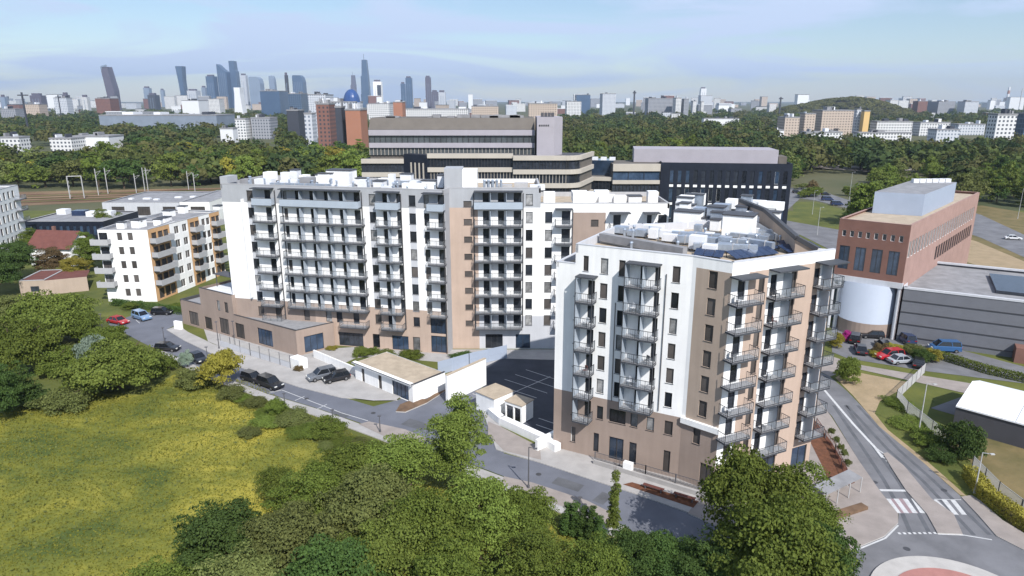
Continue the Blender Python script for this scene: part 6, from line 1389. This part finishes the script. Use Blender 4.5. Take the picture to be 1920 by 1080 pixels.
for a in ((0, 56, 259, 560, 20, 'far_white_grid', 'long white low building among trees at the left edge'), (92, 160, 261, 590, 20, 'far_white_grid', 'white low building in the left wood, left half of the pair'), (133, 232, 257, 610, 24, 'roof_white', 'white low hall in the left wood, right half of the pair'),
          (185, 440, 217, 900, 60, 'far_blue_roof', 'very long blue-roofed hall beyond the left wood'), (440, 470, 224, 760, 20, 'far_white_grid', 'white framed block with grey bays beside the long blue hall'), (470, 520, 222, 770, 25, 'far_grey_grid', 'grey striped block right of the white framed one'),
          (412, 445, 242, 700, 12, 'roof_white', 'small flat white building at the tree line'), (537, 570, 208, 640, 24, 'far_dark', 'dark office slab left of the brick towers'), (570, 592, 214, 600, 20, 'far_pale_grid', 'pale office slab between dark slab and brick tower'),
          (592, 628, 196, 560, 20, 'far_brick_grid', 'brick tower block with light bands left of the black one'), (628, 647, 202, 520, 24, 'far_dark', 'black side tower attached to the orange-red office'), (647, 688, 207, 515, 24, 'far_orange', 'orange-red office block next to the stepped brown offices'),
          (100, 135, 184, 1500, 40, 'far_pale_grid', 'pale low block at the left horizon'), (178, 222, 185, 1700, 60, 'far_brick_grid', 'brick-coloured block at the foot of the leaning tower'), (487, 540, 171, 1500, 60, 'glass_tower', 'wide teal-grey office mass in front of the skyline, left part'), (540, 577, 176, 1400, 60, 'far_glass_grid', 'blue-grey office mass in front of the skyline, right part'),
          (577, 625, 178, 1100, 50, 'far_pale_grid', 'pale pinkish office block left of the blue dome'), (590, 680, 192, 800, 40, 'far_pale_grid', 'flat-roofed office under the blue dome'), (690, 737, 195, 1200, 40, 'far_white_grid', 'long cream building right of the dome'), (737, 760, 192, 1000, 30, 'far_orange', 'orange box-shaped building behind the brown offices'),
          (760, 880, 205, 1150, 40, 'far_white_grid', 'long white-striped office behind the brown offices'), (884, 935, 200, 1100, 40, 'far_beige_grid', 'cream low building behind the brown offices, right of the trees'), (990, 1045, 195, 1000, 40, 'far_beige_grid', 'pinkish-beige apartment building behind the lilac tower'),
          (1060, 1090, 191, 1500, 40, 'far_white_grid', 'white apartment building at the edge of the right wood'), (1125, 1155, 176, 1900, 60, 'far_pale_grid', 'grey-white block with a chimney on the horizon'), (1078, 1107, 178, 2200, 60, 'glass_tower', 'dark glass block left of the chimney block'),
          (1210, 1262, 185, 1700, 40, 'far_grey_grid', 'grey apartment slab above the right wood, left one'), (1262, 1278, 184, 1650, 30, 'far_white_grid', 'white gable-end slab in the middle above the right wood'), (1278, 1292, 186, 1650, 40, 'far_grey_grid', 'grey slab just right of the white gable-end slab'), (1296, 1306, 190, 1750, 30, 'far_white_grid', 'small white slab above the right wood, first of two'), (1312, 1320, 191, 1750, 30, 'far_white_grid', 'small white slab above the right wood, second of two'),
          (1316, 1386, 223, 1050, 12, 'roof_white', 'thin white strip building in the far wood'), (1352, 1470, 245, 800, 14, 'roof_white', 'pale row of low roofs left of the beige complex'),
          (1458, 1500, 221, 820, 30, 'far_beige_grid', 'beige apartment complex, low left wing'), (1500, 1530, 214, 840, 30, 'far_beige_grid', 'beige apartment complex, wing left of the tallest'), (1523, 1602, 208, 860, 30, 'far_beige_grid', 'beige apartment complex, broad stepped centre'), (1602, 1616, 206, 830, 26, 'far_pale_grid', 'pale tower joined to the yellow one'), (1615, 1632, 209, 820, 24, 'far_yellow', 'yellow tower at the right end of the beige complex'),
          (1632, 1712, 229, 830, 16, 'far_white_grid', 'white four-storey row right of the yellow tower'), (1712, 1782, 231, 840, 16, 'far_white_grid', 'white row of flats right of the first white row'), (1782, 1848, 234, 860, 16, 'far_pale_grid', 'grey-white low building left of the white tower'),
          (1500, 1580, 249, 740, 16, 'far_white_grid', 'white low pavilion below the beige complex'), (1600, 1710, 250, 740, 12, 'far_white_grid', 'white colonnaded low building below the white row'), (1740, 1800, 244, 720, 16, 'far_pale_grid', 'grey-white flats at the tree line'),
          (1853, 1908, 216, 560, 18, 'far_white_grid', 'white tower block at the right edge'), (1908, 1960, 214, 565, 20, 'far_glass_grid', 'bluish shaded flank of the tower block at the right edge'),  # tower flank drawn as a darker blue box, its shade put into the colour
          (1712, 1740, 190, 1900, 50, 'far_brick_grid', 'striped brown block on the right horizon'), (1740, 1792, 191, 1900, 50, 'far_grey_grid', 'grey striped block on the right horizon'), (1796, 1836, 191, 1850, 50, 'far_pale_grid', 'plain grey block on the right horizon'), (1660, 1685, 188, 2300, 40, 'far_white_grid', 'small white building right of the hill'),
          (45, 88, 196, 1400, 40, 'far_beige_grid', 'long low pinkish building at the far left'), (0, 44, 205, 1200, 40, 'far_grey_grid', 'grey low building at the left edge of the skyline'), (340, 390, 189, 1500, 60, 'roof_white', 'white industrial roofs in front of the blue towers'), (390, 420, 186, 1700, 60, 'far_white_grid', 'pale hall at the foot of the blue towers')):
    u0, u1, vt, D, dep, m, t = a; far('distant_building', u0, u1, vt, D, dep, m, t, extra=3 if u1-u0 > 30 else 1)
# skyline towers
def tower(u0, u1, vt, m, label, D=3900, kind='box', dep=None):
    p, q = GD(u0, vt, D), GD(u1, vt, D); p, q, dep = fit(u0, u1, vt, D, (q.x-p.x)*.8); w = q.x-p.x; z = p.z; r_ = root('skyscraper', ((p.x+q.x)/2, D, 0), label, 'skyscraper'); ORG[r_] = Vector((0, 0, 0)); mb = MB()
    def loft(secs): # (z, x0, x1)
        vs = []; 
        for (zz, a, b) in secs: vs += [(a*w, 0, zz*z), (b*w, 0, zz*z), (b*w, dep, zz*z), (a*w, dep, zz*z)]
        n = len(secs); fs = [(4*i+j, 4*i+(j+1) % 4, 4*i+4+(j+1) % 4, 4*i+4+j) for i in range(n-1) for j in range(4)]+[(4*n-4, 4*n-3, 4*n-2, 4*n-1)]; mb.add(vs, fs)
    if kind == 'box': loft([(0, -.5, .5), (1, -.5, .5)])
    elif kind == 'lean': loft([(0, -.15, .5), (.45, -.3, .5), (.9, -.48, .2), (1, -.42, .12)])
    elif kind == 'twist': loft([(0, -.3, .5), (.35, -.2, .42), (.65, -.3, .36), (1, -.5, .5)])
    elif kind == 'sail': loft([(0, -.5, .5), (.82, -.5, .5)]); mb.add([(-.5*w, 0, .82*z), (.5*w, 0, .82*z), (0, 0, .9*z), (-.3*w, 0, .97*z), (-.5*w, 0, 1*z), (-.5*w, dep, .82*z), (.5*w, dep, .82*z), (0, dep, .9*z), (-.3*w, dep, .97*z), (-.5*w, dep, z)], [(0, 1, 2, 3, 4), (5, 9, 8, 7, 6), (1, 6, 7, 2), (2, 7, 8, 3), (3, 8, 9, 4), (4, 9, 5, 0)])
    elif kind == 'cap': loft([(0, -.5, .5), (.78, -.5, .42), (.8, -.5, .3), (1, -.5, .22)])
    elif kind == 'taper': loft([(0, -.5, .5), (.28, -.5, .5), (.29, -.44, .48), (.66, -.4, .42), (.67, -.3, .42), (1, -.2, .3)])
    elif kind == 'curve': loft([(0, -.5, .5), (.8, -.5, .5), (.94, -.5, .4), (1, -.45, .2)])
    elif kind == 'cool': loft([(0, -.5, .5), (.4, -.38, .38), (.8, -.28, .3), (1, -.3, .32)])
    mb.build('facade', [m], r_)
    if kind == 'lean': b = MB(); b.bar((-.42*w, 0, z), (.12*w, 0, z*1.03), 6); b.bar((-.42*w, 0, z*.94), (-.42*w, 0, z), 5); b.build('crown_frame', ['glass_tower_light'], r_)
    if kind == 'taper': b = MB(); b.bar((.05*w, 5, z), (.05*w, 5, z*1.12), 3); b.build('spire', ['glass_tower_light'], r_)
    b = MB(); n = int(w/9)
    for i in range(1, max(2, n)): x = (-.5+i/n)*w if n else 0; b.box(x-.6, x+.6, -.8, -.1, z*.1, z*(.4 if kind in ('lean', 'twist', 'taper', 'cool', 'cap') else .8))
    if kind in ('box', 'curve', 'sail'): b.build('facade_fins', ['glass_tower_light'], r_)
    if kind == 'box': b = MB(); b.box(-.4*w, .3*w, dep*.2, dep*.7, z, z+8); b.build('roof_plant', ['tower_brown'], r_)
    return r_
for a in ((188, 217, 125, 'tower_brown', 'leaning brown tower with an open frame crown at the far left', 3000, 'lean'), (268, 284, 165, 'glass_tower_light', 'small pale blue tower right of the leaning tower', 3600, 'box'), (276, 299, 178, 'far_dark', 'squat dark block in front of the small pale tower', 3000, 'box'), (300, 309, 169, 'glass_tower_light', 'tiny pale tower left of the twisted one', 4200, 'box'),
          (328, 348, 124, 'glass_tower', 'twisted dark blue glass tower with a pinched waist', 3600, 'twist'), (350, 376, 170, 'far_pale_grid', 'pale low slab right of the twisted tower', 3400, 'box'), (377, 388, 164, 'glass_tower_light', 'slim pale tower left of the blue cluster', 3800, 'box'),
          (385, 407, 143, 'glass_tower', 'flat-topped blue slab, left tower of the blue cluster', 3600, 'box'), (405, 430, 120, 'glass_tower', 'sail-shaped blue tower in the blue cluster', 3650, 'sail'), (428, 447, 114, 'glass_tower', 'tallest dark-capped tower of the blue cluster', 3700, 'cap'),
          (450, 464, 141, 'far_pale_grid', 'white and glass tower right of the blue cluster', 3600, 'box'), (465, 494, 144, 'glass_tower_light', 'blue-grey tower with a rounded right shoulder', 3500, 'curve'), (503, 517, 142, 'glass_tower_light', 'single blue-grey tower between the rounded one and the dark chimney', 3700, 'curve'), (533, 540, 141, 'far_dark', 'thin dark tower like a chimney', 2200, 'box'),
          (547, 573, 141, 'glass_tower', 'broad striped blue tower right of the thin dark one', 3700, 'curve'), (434, 460, 164, 'roof_white', 'pale cooling-tower shape in front of the blue cluster', 1600, 'cool'), (673, 692, 112, 'glass_tower', 'tallest stepped skyscraper with a spire right of the dome', 4000, 'taper'), (655, 668, 141, 'tower_brown', 'faint pinkish stepped spire tower beside the tallest skyscraper', 6500, 'taper'),
          (699, 717, 153, 'white_plaster', 'white tower with a dark centre right of the tallest one', 3200, 'box'), (751, 760, 157, 'glass_tower', 'low dark blue tower touching a taller one', 3600, 'box'), (760, 773, 146, 'glass_tower', 'taller blue tower of the touching pair', 3700, 'box'), (797, 808, 145, 'tower_brown', 'slim brownish tower at the right end of the skyline', 3700, 'box'), (809, 822, 172, 'tower_brown', 'low brown block beside the slim brownish tower', 3600, 'box'), (822, 836, 173, 'far_pale_grid', 'low grey and white tower right of the slim brownish tower', 3000, 'box'),
          (1312, 1325, 166, 'roof_white', 'lone pale tower on the right horizon', 4200, 'box'), (55, 86, 179, 'tower_brown', 'broad mauve block on the left horizon', 2600, 'box'), (116, 131, 178, 'tower_brown', 'dark tower beside the construction crane', 2300, 'box'), (0, 12, 182, 'glass_tower_light', 'pale tower at the left edge of the horizon', 2500, 'box'), (152, 168, 182, 'far_white_grid', 'white tower left of the leaning tower', 2600, 'box')):
    tower(*a[:5], D=a[5], kind=a[6])
wt = MB(); p = GD(703, 155, 3195); q = GD(712, 155, 3195); dkp = [o for o in bpy.data.objects if o.get('label', '').startswith('white tower with a dark centre')][0]
wt.box(p.x-dkp.location.x+8, q.x-dkp.location.x+4, -1.5-.0, -.9, 0, p.z-10); wt.build('dark_strip', ['far_dark'], dkp)
# dome
p, q = GD(638, 190, 800), GD(670, 190, 800); dr_ = (q.x-p.x)/2; dm = root('domed_building', ((p.x+q.x)/2, 815, 0), 'blue glass dome on a flat-roofed office in front of the skyline', 'dome'); ORG[dm] = Vector((0, 0, 0)); mb = MB()
zd = GD(650, 192, 815).z; hd_ = GD(650, 167, 815).z-zd
ring = [[(math.cos(2*math.pi*i/24)*dr_*math.cos(k*math.pi/16), math.sin(2*math.pi*i/24)*dr_*math.cos(k*math.pi/16), zd+hd_*math.sin(k*math.pi/16)) for i in range(24)] for k in range(8)]
vs = [v for r_ in ring for v in r_]; mb.add(vs, [(k*24+i, k*24+(i+1) % 24, (k+1)*24+(i+1) % 24, (k+1)*24+i) for k in range(7) for i in range(24)]+[tuple(range(168, 192))]); mb.build('dome', [mat('dome_blue', (.03, .07, .20), .2, .1, .1, spec=.7)], dm)
mb = MB(); mb.tube((0, 0, -1), (0, 0, zd), dr_*1.05, dr_*1.05, 24); mb.build('drum', ['far_pale_grid'], dm)
# crane, masts and chimney on the horizon
def thinthing(name, u, vb, vt, D, w, m, label, cat, jib=None):
    P = GD(u, vb, D); z = GD(u, vt, D).z; r_ = root(name, (P.x, D, 0), label, cat); ORG[r_] = Vector((0, 0, 0)); mb = MB(); mb.bar((0, 0, 0), (0, 0, z), w); mb.build('mast', [m], r_)
    if jib: mb = MB(); a = (jib[0]-u)*D/1280; b = (jib[1]-u)*D/1280; mb.bar((a, 0, z*.93), (b, 0, z*.93), w*.9); mb.build('jib', [m], r_)
    return r_
thinthing('tower_crane', 46, 205, 173, 900, 1.6, 'far_dark', 'dark tower crane with a short jib at the left horizon', 'crane', (38, 57)); thinthing('tower_crane', 112, 200, 178, 1300, 1.5, 'far_dark', 'smaller dark crane right of the first one', 'crane', (107, 114))
thinthing('floodlight_mast', 1189, 190, 170, 1500, 3, 'far_dark', 'lattice floodlight mast on the horizon above the right wood', 'mast', (1186, 1192)); thinthing('floodlight_mast', 1463, 195, 182, 1700, 3, 'far_dark', 'low dark mast on the horizon left of the hill', 'mast', (1460, 1467))
ch = root('chimney_stack', (GD(1888, 190, 3800).x, 3800, 0), 'tall red and white power station chimney on the right horizon', 'chimney'); ORG[ch] = Vector((0, 0, 0)); zc = GD(1888, 163, 3800).z
for i in range(6): mb = MB(); mb.tube((0, 0, zc*i/6), (0, 0, zc*(i+1)/6), 8-i*.5, 7.5-i*.5, 14); mb.build('stack_section', ['roof_white' if i % 2 else 'far_orange'], ch)
thinthing('radio_mast', 1911, 200, 165, 3000, 2.5, 'pale_pole', 'thin mast right of the red and white chimney', 'mast')
# the low city on the horizon
rr = random.Random(99); pal = ['far_white_grid', 'far_white_grid', 'far_beige_grid', 'far_grey_grid', 'far_pale_grid', 'roof_white', 'far_brick_grid', 'far_grey_grid']
names = {'far_white_grid': 'white', 'far_beige_grid': 'beige', 'far_grey_grid': 'grey', 'far_pale_grid': 'pale blue-grey', 'roof_white': 'plain white', 'far_brick_grid': 'brick-coloured'}
ZN = [(180, 'left of the leaning tower'), (325, 'near the leaning tower'), (460, 'under the blue towers'), (640, 'left of the dome'), (840, 'near the tallest tower'), (1100, 'behind the lilac tower'), (1400, 'above the right wood'), (1700, 'around the hill'), (9999, 'under the striped chimney')]
def zone_(u): return [t for a, t in ZN if u < a][0]
def SZ(w, h): return ('low' if h < 28 else 'tall')+(' narrow' if w < 15 else ' wide')
for i in range(270):
    u = rr.uniform(-30, 1950); D = rr.uniform(1300, 5600)
    if 1490 < u < 1700 and D < 2500: continue
    m = rr.choice(pal); w = rr.uniform(9, 30)*(1800/D)**.4; h = rr.choice([rr.uniform(14, 32), rr.uniform(30, 62)]) if D > 2300 else rr.uniform(10, 30) if D > 1800 else rr.uniform(9, 20)
    v0 = 300; P = GD(u, v0, D); q = GD(u+w, v0, D); r_ = root('distant_building', (P.x, D, 0), f'{SZ(w, h)} {names[m]} block in the low city {zone_(u)}', 'building', f'{SZ(w, h)} {names[m]} blocks {zone_(u)}', rr.uniform(-.3, .3)); ORG[r_] = Vector((0, 0, 0))
    ww = q.x-P.x; mb = MB(); mb.box(0, ww, 0, ww*.6, -1, h); mb.build('wall', [m], r_); mb = MB(); mb.box(-.5, ww+.5, -.5, ww*.6+.5, h, h+1.2); mb.build('roof', [rr.choice(['roof_grey', 'roof_white', 'far_dark', 'roof_white'])], r_)
flush_over()
# ================================================================ haze
HZ = bpy.data.materials.new('haze_air'); HZ.use_nodes = True; nt = HZ.node_tree; nt.nodes.clear()
pv = N(nt, 'ShaderNodeVolumePrincipled'); pv.inputs['Color'].default_value = (.66, .80, 1.0, 1); pv.inputs['Density'].default_value = 7.5e-5; pv.inputs['Anisotropy'].default_value = 0.2
ho = N(nt, 'ShaderNodeOutputMaterial'); nt.links.new(pv.outputs[0], ho.inputs['Volume'])
mb = MB(); mb.box(-11000, 11000, -320, 14200, -2, 430); hz = mb.build('haze', []); hz.data.materials.append(HZ); tag(hz, 'thin blue air haze over the whole city', 'haze', kind='stuff')
